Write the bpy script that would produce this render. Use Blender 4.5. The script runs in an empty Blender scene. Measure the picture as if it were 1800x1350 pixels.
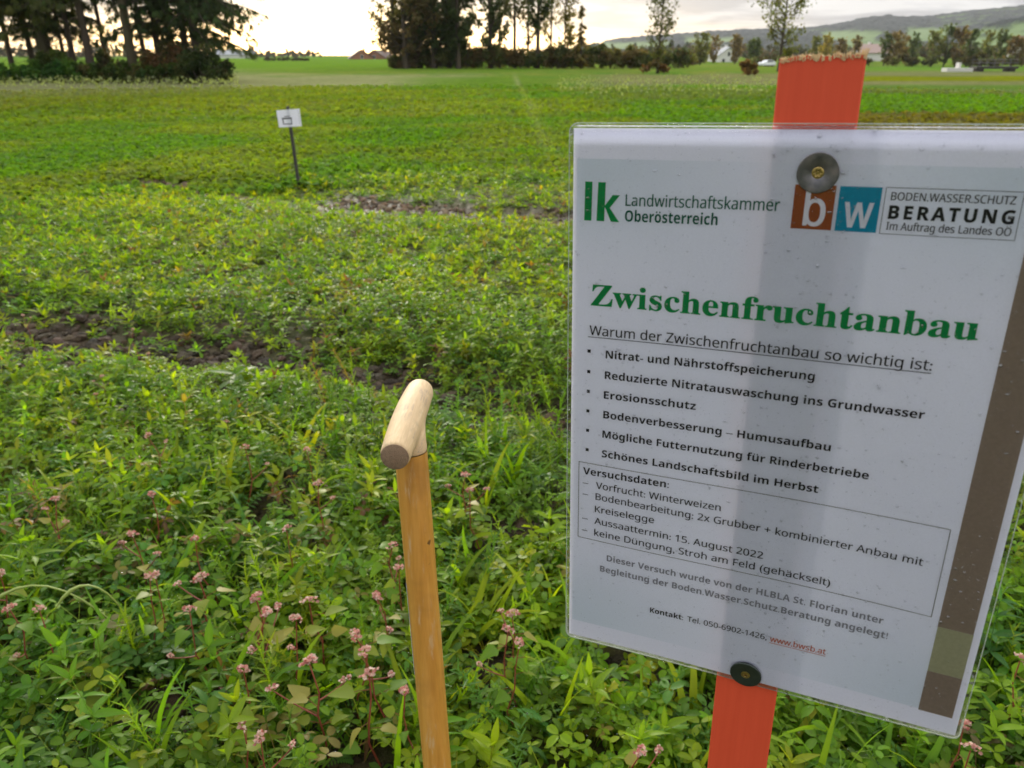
import bpy, bmesh, math, random
import numpy as np
from mathutils import Vector, Matrix

S = bpy.context.scene
COL = S.collection
R = math.radians
rng = np.random.default_rng(7)
random.seed(7)

# ------------------------------------------------------------------ camera
CAM_H = 1.40
FPX = 1345.0                    # focal length in pixels of the 1800 px wide photograph
PITCH = math.atan(578 / FPX)    # below the horizon
cam = bpy.data.cameras.new("camera")
cam.sensor_width = 36.0
cam.lens = FPX / 1800 * 36.0
cam.clip_start = 0.05
cam.clip_end = 20000
cam.dof.use_dof = True
cam.dof.focus_distance = 0.78
cam.dof.aperture_fstop = 11.0
cam_ob = bpy.data.objects.new("camera", cam)
cam_ob.location = (0, 0, CAM_H)
cam_ob.rotation_euler = (math.pi / 2 - PITCH, 0, 0)
COL.objects.link(cam_ob)
S.camera = cam_ob

# ------------------------------------------------------------------ light
SUN_AZ = R(-13.0)               # measured from +Y, negative to the left
SUN_EL = R(13.0)
SUN_DIR = Vector((math.sin(SUN_AZ) * math.cos(SUN_EL), math.cos(SUN_AZ) * math.cos(SUN_EL), math.sin(SUN_EL)))
sun = bpy.data.lights.new("sun", 'SUN')
sun.energy = 1.8
sun.angle = R(15)
sun.color = (1.0, 0.91, 0.76)
sun_ob = bpy.data.objects.new("sun", sun)
sun_ob.rotation_euler = (-SUN_DIR).to_track_quat('-Z', 'Y').to_euler()
sun_ob.location = (-20, 60, 40)
COL.objects.link(sun_ob)
S.view_settings.view_transform = 'Standard'
S.view_settings.look = 'None'
S.view_settings.exposure = 1.0
S.view_settings.gamma = 1.0
S.cycles.max_bounces = 10
S.cycles.transparent_max_bounces = 24
S.cycles.volume_bounces = 0


class Nodes:
    """small helper to write node trees"""
    def __init__(self, tree):
        self.t = tree
        tree.nodes.clear()

    def n(self, kind, inputs=None, **props):
        nd = self.t.nodes.new(kind)
        for k, v in props.items():
            setattr(nd, k, v)
        for k, v in (inputs or {}).items():
            sock = nd.inputs[k]
            if isinstance(v, bpy.types.NodeSocket):
                self.t.links.new(v, sock)
            else:
                sock.default_value = v
        return nd

    def math(self, op, a, b=0.0, c=0.0, clamp=False):
        return self.n('ShaderNodeMath', {0: a, 1: b, 2: c}, operation=op, use_clamp=clamp).outputs[0]

    def vmath(self, op, a, b=(0, 0, 0)):
        nd = self.n('ShaderNodeVectorMath', {0: a, 1: b}, operation=op)
        return nd.outputs['Value'] if op == 'DOT_PRODUCT' else nd.outputs[0]

    def mix(self, f, a, b, blend='MIX'):
        nd = self.n('ShaderNodeMix', data_type='RGBA', blend_type=blend)
        for sock, v in ((nd.inputs[0], f), (nd.inputs[6], a), (nd.inputs[7], b)):
            if isinstance(v, bpy.types.NodeSocket):
                self.t.links.new(v, sock)
            else:
                sock.default_value = v
        return nd.outputs[2]

    def ramp(self, f, stops):
        nd = self.n('ShaderNodeValToRGB', {0: f})
        cr = nd.color_ramp
        while len(cr.elements) < len(stops):
            cr.elements.new(0.5)
        for e, (p, c) in zip(cr.elements, stops):
            e.position = p
            e.color = c if len(c) == 4 else (*c, 1)
        return nd.outputs[0]

    def smooth(self, v, lo, hi):
        return self.n('ShaderNodeMapRange', {0: v, 1: lo, 2: hi, 3: 0.0, 4: 1.0}, interpolation_type='SMOOTHSTEP').outputs[0]

    def noise(self, vec, scale, detail=4.0, rough=0.55, dist=0.0):
        return self.n('ShaderNodeTexNoise', {'Vector': vec, 'Scale': scale, 'Detail': detail, 'Roughness': rough, 'Distortion': dist}).outputs[0]


CLOUD_GAIN = 10.5
world = bpy.data.worlds.new("World")
S.world = world
world.use_nodes = True
W = Nodes(world.node_tree)
dirv = W.n('ShaderNodeTexCoord').outputs['Generated']
sep = W.n('ShaderNodeSeparateXYZ', {0: dirv})
dz = sep.outputs[2]
sky = W.n('ShaderNodeTexSky', sky_type='NISHITA', sun_disc=False, sun_elevation=SUN_EL, sun_rotation=SUN_AZ,
          altitude=300.0, air_density=1.0, dust_density=2.0, ozone_density=1.0)
den = W.math('ADD', W.math('MAXIMUM', dz, 0.0), 0.07)
cp = W.n('ShaderNodeCombineXYZ', {0: W.math('DIVIDE', sep.outputs[0], den), 1: W.math('DIVIDE', sep.outputs[1], den), 2: 0.3}).outputs[0]
cn = W.noise(cp, 1.0, 7.0, 0.58, 0.3)
cn2 = W.noise(cp, 0.23, 5.0, 0.55, 0.2)
sd = W.math('MAXIMUM', W.vmath('DOT_PRODUCT', dirv, tuple(SUN_DIR)), 0.0)
glow = W.math('POWER', sd, 26.0)
sunh = Vector((SUN_DIR.x, SUN_DIR.y, 0)).normalized()
hd = W.vmath('DOT_PRODUCT', dirv, tuple(sunh))
cloudc = W.ramp(cn, [(0.41, (0.41, 0.435, 0.50)), (0.50, (0.81, 0.83, 0.88)), (0.59, (1.16, 1.16, 1.16))])
# grey bases of the far clouds near the horizon, unseen sky shaped brighter overhead and duller eastward to lift crop over notice
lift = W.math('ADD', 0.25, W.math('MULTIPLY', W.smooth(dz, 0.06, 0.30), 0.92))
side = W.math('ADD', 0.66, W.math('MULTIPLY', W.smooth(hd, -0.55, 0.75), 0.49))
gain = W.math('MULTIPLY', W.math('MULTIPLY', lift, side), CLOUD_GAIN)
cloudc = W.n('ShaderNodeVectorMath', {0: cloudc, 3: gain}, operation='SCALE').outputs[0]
warm = W.n('ShaderNodeVectorMath', {0: (3.0, 2.6, 1.7), 3: glow}, operation='SCALE').outputs[0]
cloudc = W.vmath('ADD', cloudc, warm)
# the deck thins out low over the western horizon and shows the evening sky behind it
low = W.math('SUBTRACT', 1.0, W.smooth(dz, 0.012, 0.065))
toward = W.smooth(sd, 0.80, 0.98)
gap = W.math('MULTIPLY', W.math('MULTIPLY', low, toward), W.smooth(cn2, 0.32, 0.55))
cover = W.math('SUBTRACT', 0.93, W.math('MULTIPLY', gap, 0.65))
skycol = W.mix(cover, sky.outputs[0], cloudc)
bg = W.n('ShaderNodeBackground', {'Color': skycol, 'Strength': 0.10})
W.n('ShaderNodeOutputWorld', {'Surface': bg.outputs[0]})

# ------------------------------------------------------------------ pixel rays -> world points (photograph pixels, 1800 x 1350)
CP, SP = math.cos(PITCH), math.sin(PITCH)


def ray(u, v):
    a, b = (u - 900) / FPX, (v - 675) / FPX
    return np.array([a, CP - b * SP, -SP - b * CP])


def G(u, v, z=0.0):
    d = ray(u, v)
    t = (z - CAM_H) / d[2]
    return np.array([d[0] * t, d[1] * t, z])


def AT(u, v, depth):
    return ray(u, v) * depth + np.array([0, 0, CAM_H])


def AY(u, v, y):
    d = ray(u, v)
    return d * (y / d[1]) + np.array([0, 0, CAM_H])


def pix(x, y, z):
    dep = np.maximum(y * CP - (z - CAM_H) * SP, 0.05)
    return 900 + FPX * x / dep, 675 + FPX * (-(z - CAM_H) * CP - y * SP) / dep


# ------------------------------------------------------------------ noise in numpy
def _hash(ix, iy, seed):
    h = (ix.astype(np.int64) * 374761393 + iy.astype(np.int64) * 668265263 + seed * 974711) & 0xFFFFFFFF
    h = ((h ^ (h >> 13)) * 1274126177) & 0xFFFFFFFF
    return ((h ^ (h >> 16)) & 0xFFFFFF) / float(0xFFFFFF)


def vnoise(x, y, seed=0):
    x = np.asarray(x, float); y = np.asarray(y, float)
    ix, iy = np.floor(x), np.floor(y)
    fx, fy = x - ix, y - iy
    fx = fx * fx * (3 - 2 * fx); fy = fy * fy * (3 - 2 * fy)
    a, b = _hash(ix, iy, seed), _hash(ix + 1, iy, seed)
    c, d = _hash(ix, iy + 1, seed), _hash(ix + 1, iy + 1, seed)
    return (a * (1 - fx) + b * fx) * (1 - fy) + (c * (1 - fx) + d * fx) * fy


def fbm(x, y, seed=0, octaves=4):
    s, a, t = 0.0, 1.0, 0.0
    for k in range(octaves):
        s = s + a * vnoise(x * 2 ** k + 17.3 * k, y * 2 ** k - 9.1 * k, seed + k)
        t += a
        a *= 0.5
    return s / t


def sstep(v, lo, hi):
    t = np.clip((v - lo) / (hi - lo), 0, 1)
    return t * t * (3 - 2 * t)


def poly_dist(x, y, pts):
    d = np.full(np.shape(x), 1e9)
    for (ax, ay), (bx, by) in zip(pts[:-1], pts[1:]):
        L2 = (bx - ax) ** 2 + (by - ay) ** 2
        t = np.clip(((x - ax) * (bx - ax) + (y - ay) * (by - ay)) / L2, 0, 1)
        d = np.minimum(d, np.hypot(x - ax - t * (bx - ax), y - ay - t * (by - ay)))
    return d


# ------------------------------------------------------------------ tagging
def tag(o, label=None, cat=None, group=None, kind=None):
    if label: o['label'] = label
    if cat: o['category'] = cat
    if group: o['group'] = group
    if kind: o['kind'] = kind
    return o


def empty(name, loc, label, cat, group=None, rz=0.0):
    o = bpy.data.objects.new(name, None)
    o.empty_display_size = 0.1
    o.location = loc
    o.rotation_euler = (0, 0, rz)
    COL.objects.link(o)
    return tag(o, label, cat, group)


# ------------------------------------------------------------------ mesh building
class Geo:
    """collects vertices, quads and a colour per vertex; builds ONE mesh object"""
    def __init__(self):
        self.v, self.f, self.c, self.m, self.n = [], [], [], [], 0

    def add(self, v, f, c=(1, 1, 1, 1), mat=0):
        v = np.asarray(v, float).reshape(-1, 3)
        f = np.asarray(f, np.int64)
        if f.shape[1] == 3:
            f = np.concatenate([f, f[:, 2:3]], 1)
        c = np.asarray(c, float)
        if c.ndim == 1:
            if len(c) == 3: c = np.append(c, 1.0)
            c = np.broadcast_to(c, (len(v), 4))
        self.v.append(v); self.f.append(f + self.n); self.c.append(c)
        self.m.append(np.full(len(f), mat, np.int32))
        self.n += len(v)
        return self

    def build(self, name, mats, parent=None, smooth=False, loc=(0, 0, 0), data_only=False):
        v = np.concatenate(self.v); f = np.concatenate(self.f); c = np.concatenate(self.c); mi = np.concatenate(self.m)
        tri = f[:, 2] == f[:, 3]
        tot = np.where(tri, 3, 4)
        start = np.concatenate([[0], np.cumsum(tot)[:-1]])
        keep = np.ones(f.shape, bool); keep[tri, 3] = False
        loops = f[keep]
        me = bpy.data.meshes.new(name)
        me.vertices.add(len(v)); me.vertices.foreach_set('co', v.astype(np.float32).ravel())
        me.loops.add(len(loops)); me.loops.foreach_set('vertex_index', loops.astype(np.int32))
        me.polygons.add(len(f))
        me.polygons.foreach_set('loop_start', start.astype(np.int32))
        me.polygons.foreach_set('loop_total', tot.astype(np.int32))
        me.polygons.foreach_set('material_index', mi)
        me.polygons.foreach_set('use_smooth', np.full(len(f), smooth))
        at = me.color_attributes.new('col', 'FLOAT_COLOR', 'POINT')
        at.data.foreach_set('color', c.astype(np.float32).ravel())
        me.update(calc_edges=True)
        for m in (mats if isinstance(mats, (list, tuple)) else [mats]):
            me.materials.append(m)
        o = bpy.data.objects.new(name, me)
        o.location = loc
        if not data_only:
            COL.objects.link(o)
        if parent is not None:
            o.parent = parent
        return o


def box_geo(g, lo, hi, c=(1, 1, 1, 1), mat=0, M=None):
    (x0, y0, z0), (x1, y1, z1) = lo, hi
    v = np.array([[x0, y0, z0], [x1, y0, z0], [x1, y1, z0], [x0, y1, z0], [x0, y0, z1], [x1, y0, z1], [x1, y1, z1], [x0, y1, z1]], float)
    if M is not None:
        v = v @ np.asarray(M)[:3, :3].T + np.asarray(M)[:3, 3]
    g.add(v, [[0, 3, 2, 1], [4, 5, 6, 7], [0, 1, 5, 4], [1, 2, 6, 5], [2, 3, 7, 6], [3, 0, 4, 7]], c, mat)


def tubes(g, P, Rr, sides=4, c=(1, 1, 1, 1), mat=0):
    """P: (n, k, 3) polylines, Rr: (n, k) radii; c: (4,) or (n, 4)"""
    P = np.asarray(P, float); Rr = np.asarray(Rr, float)
    n, k, _ = P.shape
    T = np.gradient(P, axis=1)
    T /= np.linalg.norm(T, axis=2, keepdims=True) + 1e-9
    ref = np.where(np.abs(T[..., 2:3]) > 0.9, np.array([1.0, 0, 0]), np.array([0, 0, 1.0]))
    A = np.cross(T, ref); A /= np.linalg.norm(A, axis=2, keepdims=True) + 1e-9
    B = np.cross(T, A)
    ang = np.arange(sides) * 2 * math.pi / sides
    ring = A[:, :, None] * np.cos(ang)[None, None, :, None] + B[:, :, None] * np.sin(ang)[None, None, :, None]
    V = P[:, :, None] + ring * Rr[:, :, None, None]
    idx = np.arange(n * k * sides).reshape(n, k, sides)
    a = idx[:, :-1]; b = idx[:, 1:]
    F = np.stack([a, np.roll(a, -1, 2), np.roll(b, -1, 2), b], -1).reshape(-1, 4)
    c = np.asarray(c, float)
    if c.ndim == 2:
        c = np.repeat(c, k * sides, 0)
    g.add(V.reshape(-1, 3), F, c, mat)


def bez(p0, p1, p2, k):
    t = np.linspace(0, 1, k)[None, :, None]
    p0, p1, p2 = p0[:, None], p1[:, None], p2[:, None]
    return (1 - t) ** 2 * p0 + 2 * t * (1 - t) * p1 + t ** 2 * p2


def rot(az, pitch, roll):
    ca, sa, cp_, sp_, cr, sr = np.cos(az), np.sin(az), np.cos(pitch), np.sin(pitch), np.cos(roll), np.sin(roll)
    M = np.empty((len(az), 3, 3))
    M[:, 0, 0] = ca * cp_; M[:, 1, 0] = sa * cp_; M[:, 2, 0] = sp_
    M[:, 0, 1] = -ca * sp_ * sr - sa * cr; M[:, 1, 1] = -sa * sp_ * sr + ca * cr; M[:, 2, 1] = cp_ * sr
    M[:, :, 2] = np.cross(M[:, :, 0], M[:, :, 1])
    return M


def put(g, tpl, pos, az, pitch, roll, scale, col, mat=0):
    """copies of a small template at many places: tpl = (verts, faces, across)"""
    tv, tf, ta = tpl
    n = len(pos)
    if n == 0: return
    M = rot(az, pitch, roll)
    V = np.einsum('nij,kj->nki', M, tv) * np.asarray(scale).reshape(n, 1, 1) + pos[:, None]
    F = tf[None] + (np.arange(n) * len(tv))[:, None, None]
    C = np.empty((n, len(tv), 4))
    C[:, :, :3] = np.asarray(col)[:, None, :3]
    C[:, :, 3] = ta[None]
    g.add(V.reshape(-1, 3), F.reshape(-1, tf.shape[1]), C.reshape(-1, 4), mat)


def leaflet(nseg=4, w=0.3, fold=0.25, droop=0.2, prof=None, x0=0.0, two=True):
    prof = prof or (lambda t: math.sin(math.pi * min(t * 1.02, 1)) ** 0.75)
    v, a = [], []
    for i in range(nseg + 1):
        t = i / nseg
        hw = max(w * prof(t), 0.012)
        z = -droop * t * t
        v += [(x0 + t, hw, z + fold * hw), (x0 + t, 0, z), (x0 + t, -hw, z + fold * hw)]
        a += [1, 0, 1]
    f = []
    for i in range(nseg):
        b = i * 3
        f += [(b, b + 1, b + 4, b + 3), (b + 1, b + 2, b + 5, b + 4)]
    return np.array(v, float), np.array(f), np.array(a, float)


def join_tpl(parts):
    V, F, A, n = [], [], [], 0
    for v, f, a in parts:
        V.append(v); F.append(f + n); A.append(a); n += len(v)
    return np.concatenate(V), np.concatenate(F), np.concatenate(A)


def xf(tpl, az=0, pitch=0, roll=0, s=1.0, off=(0, 0, 0)):
    v, f, a = tpl
    M = rot(np.array([az]), np.array([pitch]), np.array([roll]))[0]
    return (v @ M.T) * s + np.array(off), f, a


# ------------------------------------------------------------------ materials
def mat(name):
    m = bpy.data.materials.new(name)
    m.use_nodes = True
    return m, Nodes(m.node_tree)


def out(N, shader, disp=None):
    N.n('ShaderNodeOutputMaterial', {'Surface': shader})


def simple(name, col, rough=0.6, metal=0.0, spec=0.5, var=0.0, scale=30.0, bump=0.0, bscale=None):
    m, N = mat(name)
    co = N.n('ShaderNodeTexCoord').outputs['Object']
    c = (*col, 1)
    base = c
    if var:
        nz = N.noise(co, scale, 5.0)
        base = N.mix(nz, tuple(x * (1 - var) for x in col) + (1,), tuple(min(1, x * (1 + var)) for x in col) + (1,))
    ins = {'Base Color': base, 'Roughness': rough, 'Metallic': metal, 'Specular IOR Level': spec}
    if bump:
        h = N.noise(co, bscale or scale * 3, 4.0)
        ins['Normal'] = N.n('ShaderNodeBump', {'Strength': bump, 'Distance': 0.01, 'Height': h}).outputs[0]
    p = N.n('ShaderNodeBsdfPrincipled', ins)
    out(N, p.outputs[0])
    return m


def leaf_mat(name, trans=0.4, rough=0.38, spec=0.5, vein=0.35, tcol=(1.45, 1.48, 0.25), fine=0.0):
    m, N = mat(name)
    at = N.n('ShaderNodeAttribute', attribute_name='col')
    c = at.outputs['Color']
    if vein:
        lift = N.math('MULTIPLY', N.math('SUBTRACT', 1.0, at.outputs['Alpha']), vein, clamp=True)
        lift = N.math('POWER', lift, 2.0)
        c = N.mix(lift, c, (0.28, 0.34, 0.12, 1))
    geo = N.n('ShaderNodeNewGeometry')
    if fine:
        nz = N.noise(geo.outputs['Position'], fine, 3.0)
        c = N.mix(N.ramp(nz, [(0.35, (0, 0, 0)), (0.7, (1, 1, 1))]), c, N.mix(1.0, c, (1.45, 1.25, 1.1, 1), 'MULTIPLY'))
    p = N.n('ShaderNodeBsdfPrincipled', {'Base Color': c, 'Roughness': rough, 'Specular IOR Level': spec})
    tc = N.mix(1.0, c, (*tcol, 1), 'MULTIPLY')
    t = N.n('ShaderNodeBsdfTranslucent', {'Color': tc})
    mx = N.n('ShaderNodeMixShader', {0: trans, 1: p.outputs[0], 2: t.outputs[0]})
    out(N, mx.outputs[0])
    return m


def vcol_mat(name, rough=0.8, spec=0.3, bump=0.0, bscale=8.0):
    m, N = mat(name)
    at = N.n('ShaderNodeAttribute', attribute_name='col')
    ins = {'Base Color': at.outputs['Color'], 'Roughness': rough, 'Specular IOR Level': spec}
    if bump:
        co = N.n('ShaderNodeTexCoord').outputs['Object']
        ins['Normal'] = N.n('ShaderNodeBump', {'Strength': bump, 'Distance': 0.05, 'Height': N.noise(co, bscale, 5.0)}).outputs[0]
    out(N, N.n('ShaderNodeBsdfPrincipled', ins).outputs[0])
    return m


M_LEAF = leaf_mat('leaf_green', 0.54, 0.42, 0.14)
M_FARLEAF = leaf_mat('field_leaf', 0.50, 0.6, 0.08, 0.0)
M_CROWN = leaf_mat('tree_leaf', 0.42, 0.7, 0.1, 0.0, (1.5, 1.3, 0.6))
M_BARK = vcol_mat('bark', 0.9, 0.2, 0.8, 6.0)
M_STEM = vcol_mat('stem', 0.5, 0.4)

# ------------------------------------------------------------------ ground
STRIP1 = [tuple(G(u, v)[:2]) for u, v in ((-160, 548), (60, 588), (220, 606), (400, 628), (520, 640), (650, 662), (800, 704), (1000, 760), (1250, 840))]
STRIP2 = [tuple(G(u, v)[:2]) for u, v in ((260, 320), (430, 338), (560, 354), (700, 369), (920, 383), (1060, 392))]
BARE = [(*G(280, 1275)[:2], 0.15), (*G(330, 650)[:2], 0.13), (*G(120, 655)[:2], 0.13), (*G(845, 1190)[:2], 0.10),
        (*G(1120, 1200)[:2], 0.12), (*G(850, 750)[:2], 0.16), (*G(540, 660)[:2], 0.12), (*G(1770, 1000)[:2], 0.10),
        (*G(1660, 1330)[:2], 0.10), (*G(20, 640)[:2], 0.16), (*G(960, 790)[:2], 0.14), (*G(700, 690)[:2], 0.16)]


def bare(x, y):
    """how bare the soil is, 0..1"""
    wob = fbm(x * 3.1, y * 3.1, 40, 3) - 0.5
    d1 = poly_dist(x, y, STRIP1) + wob * 0.60
    d2 = poly_dist(x, y, STRIP2) + wob * 0.5
    b = np.maximum(0.96 * (1 - sstep(d1, 0.06, 0.21)) * (0.60 + 0.40 * sstep(fbm(x * 5, y * 5, 87, 2), .38, .52)), 0.93 * (1 - sstep(d2, 0.22, 0.55)) * sstep(fbm(x * .9, y * .9, 77, 2), 0.30, 0.45))
    b = np.maximum(b, 0.45 * (1 - sstep(d1, 0.3, 0.9)) * sstep(fbm(x * 2.2, y * 2.2, 79, 3), 0.42, 0.55))
    b = np.maximum(b, 0.75 * sstep(fbm(x * 3.0, y * 3.0, 83, 3), 0.60, 0.68) * (1 - sstep(np.hypot(x, y), 2.2, 4.5)))
    for bx, by, br in BARE:
        b = np.maximum(b, 0.9 * (1 - sstep(np.hypot(x - bx, y - by) + wob * 0.12, br * 0.45, br)))
    return b


def hg(x, y):
    """height of the ground"""
    x = np.asarray(x, float); y = np.asarray(y, float)
    r = np.hypot(x, y)
    z = 0.05 * (fbm(x * 0.5, y * 0.5, 3, 2) - 0.5) * sstep(r, 0.8, 3)
    z = z - 0.03 * (1 - sstep(poly_dist(x, y, STRIP1), 0.1, 0.3)) - 0.03 * (1 - sstep(poly_dist(x, y, STRIP2), 0.1, 0.4))
    z = z + 0.35 * (fbm(x * 0.02, y * 0.02, 9, 2) - 0.5) * sstep(r, 15, 60)
    z = z - 1.1 * sstep(y, 100, 170) * (1 - sstep(y, 210, 300)) * sstep(x, 25, 50)
    return z


def hsoil(x, y):
    """clods of the bare soil"""
    n = fbm(x * 9, y * 9, 21, 3)
    clod = np.abs(fbm(x * 14, y * 14, 25, 3) - 0.5) * 2
    return 0.045 * (n - 0.5) + 0.045 * (0.5 - clod)


PALE = np.array([0.245, 0.29, 0.100])
OLIVE = np.array([0.165, 0.232, 0.030])
BRIGHT = np.array([0.125, 0.255, 0.020])
MIDG = np.array([0.118, 0.245, 0.026])
BROWN = np.array([0.20, 0.185, 0.055])


def field_col(x, y):
    """crop colours of the trial strips further out"""
    u, v = pix(x, y, 0.0)
    n = fbm(x * 0.10, y * 0.10, 51, 4)
    n2 = fbm(x * 0.5, y * 0.5, 57, 3)
    vv = v + (n - 0.5) * 10 + (n2 - .5) * 3
    def z(a): return a[:, None]
    c = MIDG + (OLIVE - MIDG) * z(sstep(n2, 0.35, 0.65))
    c = c + (OLIVE * np.array([1.05, .93, .9]) - c) * z(sstep(900 - u, 0, 400) * sstep(vv + (u - 400) * .02, 146, 158) * (1 - sstep(vv, 180, 250)) * 0.7)
    c = c + (BROWN - c) * z(sstep(n, 0.45, 0.6) * (1 - sstep(u, 450, 760)) * sstep(vv, 150, 165) * (1 - sstep(vv, 185, 235)) * 0.35)
    # pale flowering strip in front of the hedge, continuing as the buff strip beyond it
    k = (1 - sstep(u, 330, 520)) * (1 - sstep(vv + (u - 200) * 0.03, 163, 178))
    c = c + (PALE * 0.85 - c) * z(k)
    k = sstep(u, 380, 430) * (1 - sstep(u - (150 - vv) * 6, 690, 780)) * sstep(vv, 129, 133) * (1 - sstep(vv + (u - 400) * 0.012, 150, 156))
    c = c + (PALE - c) * z(k * 0.9)
    k = sstep(u, 640, 780) * sstep(vv, 131, 136) * (1 - sstep(vv, 152, 162)) * (1 - sstep(u, 900, 1050))
    c = c + (BRIGHT * 0.9 - c) * z(k * 0.8)
    k = (1 - sstep(vv, 118, 131)) * (1 - sstep(u, 900, 1000))
    c = c + (BRIGHT * 1.0 - c) * z(k)
    # stripes of the other trial plots
    k = sstep(u, 960, 1100) * sstep(vv, 134, 142) * (1 - sstep(vv, 172, 190))
    c = c + (np.array([0.15, 0.21, 0.06]) - c) * z(k * 0.8)
    k = sstep(u, 1000, 1100) * sstep(vv, 127, 130) * (1 - sstep(vv, 140, 148))
    c = c + (np.array([0.20, 0.21, 0.075]) - c) * z(k * 0.7)
    k = sstep(u, 1130, 1200) * sstep(v - (u - 1180) * 0.012, 143, 146) * (1 - sstep(v - (u - 1180) * 0.012, 153, 157))
    c = c + (BRIGHT - c) * z(k * (1 - sstep(u, 1400, 1480)))
    for v0, v1, cc, kk in ((108, 126, MIDG, 1), (126, 133, np.array([.16, .20, .06]), .8), (133, 141, np.array([0.16, 0.21, 0.010]), 1),
                           (141, 147, np.array([.17, .20, .06]), .9), (147, 157, MIDG * .8, .8), (157, 168, np.array([.15, .20, .07]), .9), (168, 200, BRIGHT, 1.0), (203, 240, np.array([0.17, .15, .035]), .9)):
        w = sstep(u, 1380, 1480) * sstep(v + (n2 - .5) * 3, v0 - 1.5, v0 + 1.5) * (1 - sstep(v + (n2 - .5) * 3, v1 - 1.5, v1 + 1.5))
        c = c + (cc - c) * z(w * kk)
    # faint pale wheel track leading away
    tu = 905 + (v - 130) * 0.42
    k = np.exp(-((u - tu) / (3.5 + (v - 120) * 0.08)) ** 2) * sstep(v, 122, 140) * (1 - sstep(v, 230, 330))
    c = c + (PALE * 1.15 - c) * z(k * 0.45)
    return c * (0.86 + 0.28 * z(n2))


def axis(near_lo, near_hi, step, far_lo, far_hi, g):
    a = list(np.arange(near_lo, near_hi, step))
    s, p = step, a[-1]
    while p < far_hi:
        s *= g; p += s; a.append(p)
    s, p = step, a[0]; b = []
    while p > far_lo:
        s *= g; p -= s; b.append(p)
    return np.array(b[::-1] + a)


gx = axis(-3.2, 3.2, 0.028, -5200, 5200, 1.035)
gy = axis(0.5, 4.6, 0.028, -400, 5200, 1.026)
XX, YY = np.meshgrid(gx, gy)
xf_, yf_ = XX.ravel(), YY.ravel()
bb = bare(xf_, yf_)
zz = hg(xf_, yf_) + hsoil(xf_, yf_) * (1 - sstep(np.hypot(xf_, yf_), 10, 16))
gc = np.ones((len(xf_), 4))
gc[:, :3] = field_col(xf_, yf_) * np.array([0.84, 0.72, 0.95])
gc[:, 3] = (1 - sstep(np.hypot(xf_, yf_), 7.5, 17)) * (0.75 + 0.25 * bb)      # soil shows near, crop cover further out
nx, ny = len(gx), len(gy)
idx = np.arange(nx * ny).reshape(ny, nx)
gf = np.stack([idx[:-1, :-1], idx[:-1, 1:], idx[1:, 1:], idx[1:, :-1]], -1).reshape(-1, 4)

m, N = mat('field_soil_and_crop')
at = N.n('ShaderNodeAttribute', attribute_name='col')
pos = N.n('ShaderNodeNewGeometry').outputs['Position']
n1 = N.noise(pos, 12.0, 6.0, 0.6)
n2 = N.noise(pos, 90.0, 4.0, 0.6)
soil = N.ramp(n1, [(0.3, (0.018, 0.012, 0.007)), (0.5, (0.042, 0.029, 0.017)), (0.72, (0.085, 0.061, 0.039))])
soil = N.mix(N.smooth(n2, 0.62, 0.72), soil, (0.16, 0.12, 0.075, 1))
f1 = N.noise(pos, 1.6, 5.0, 0.65)
f2 = N.noise(pos, 9.0, 4.0, 0.7)
crop = N.mix(1.0, at.outputs['Color'], N.ramp(f1, [(0.3, (0.72, 0.78, 0.7)), (0.7, (1.25, 1.2, 1.3))]), 'MULTIPLY')
crop = N.mix(1.0, crop, N.ramp(f2, [(0.3, (0.7, 0.74, 0.7)), (0.7, (1.28, 1.24, 1.2))]), 'MULTIPLY')
colr = N.mix(at.outputs['Alpha'], crop, soil)
bh = N.math('ADD', N.math('MULTIPLY', n1, 0.6), N.math('MULTIPLY', n2, 0.25))
bmp = N.n('ShaderNodeBump', {'Strength': 0.9, 'Distance': 0.03, 'Height': bh}).outputs[0]
rg = N.math('ADD', 0.85, N.math('MULTIPLY', at.outputs['Alpha'], N.math('MULTIPLY', n1, -0.55)))
out(N, N.n('ShaderNodeBsdfPrincipled', {'Base Color': colr, 'Roughness': rg, 'Specular IOR Level': N.math('MULTIPLY', at.outputs['Alpha'], 0.10), 'Normal': bmp}).outputs[0])
g = Geo().add(np.stack([xf_, yf_, zz], 1), gf, gc)
tag(g.build('ground', m, smooth=True), kind='structure')

# ------------------------------------------------------------------ leaf templates
def lance(t): return (math.sin(math.pi * t ** 0.75)) ** 0.9 if t < 1 else 0
def oval(t): return math.sqrt(max(0.0, 1 - (2 * t - 1) ** 2)) * (0.85 + 0.25 * t)
def heart(t): return (1 - t) ** 0.75 * min(1, 0.45 + t * 4) if t > 0 else 0.4


def trifol(seg, sp, fold=0.22, droop=0.2, w=0.29):
    b = leaflet(seg, w, fold, droop, oval, 0.06)
    return join_tpl([xf(b, 0, 0.12), xf(b, sp, 0.05, 0.15, 0.94), xf(b, -sp, 0.05, -0.15, 0.94)])


TRI_N = [trifol(5, 1.9, 0.2, 0.15), trifol(5, 1.7, 0.35, 0.35, 0.26), trifol(5, 2.1, 0.12, 0.05, 0.33), trifol(5, 1.6, 0.5, 0.1, 0.27)]
TRI_M = [trifol(3, 1.9, 0.25, 0.2), trifol(3, 1.6, 0.4, 0.4, 0.26)]
TRI_F = [trifol(2, 1.9, 0.25, 0.3, 0.34)]
LANCE_N = [leaflet(6, 0.15, 0.3, d, lance) for d in (0.05, 0.3, 0.55)]
LANCE_M = [leaflet(3, 0.17, 0.3, d, lance) for d in (0.1, 0.45)]
HEART_N = [leaflet(5, 0.45, 0.18, d, heart) for d in (0.1, 0.35)]
ROUND_N = [leaflet(5, 0.50, 0.22, 0.25, oval)]


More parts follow.
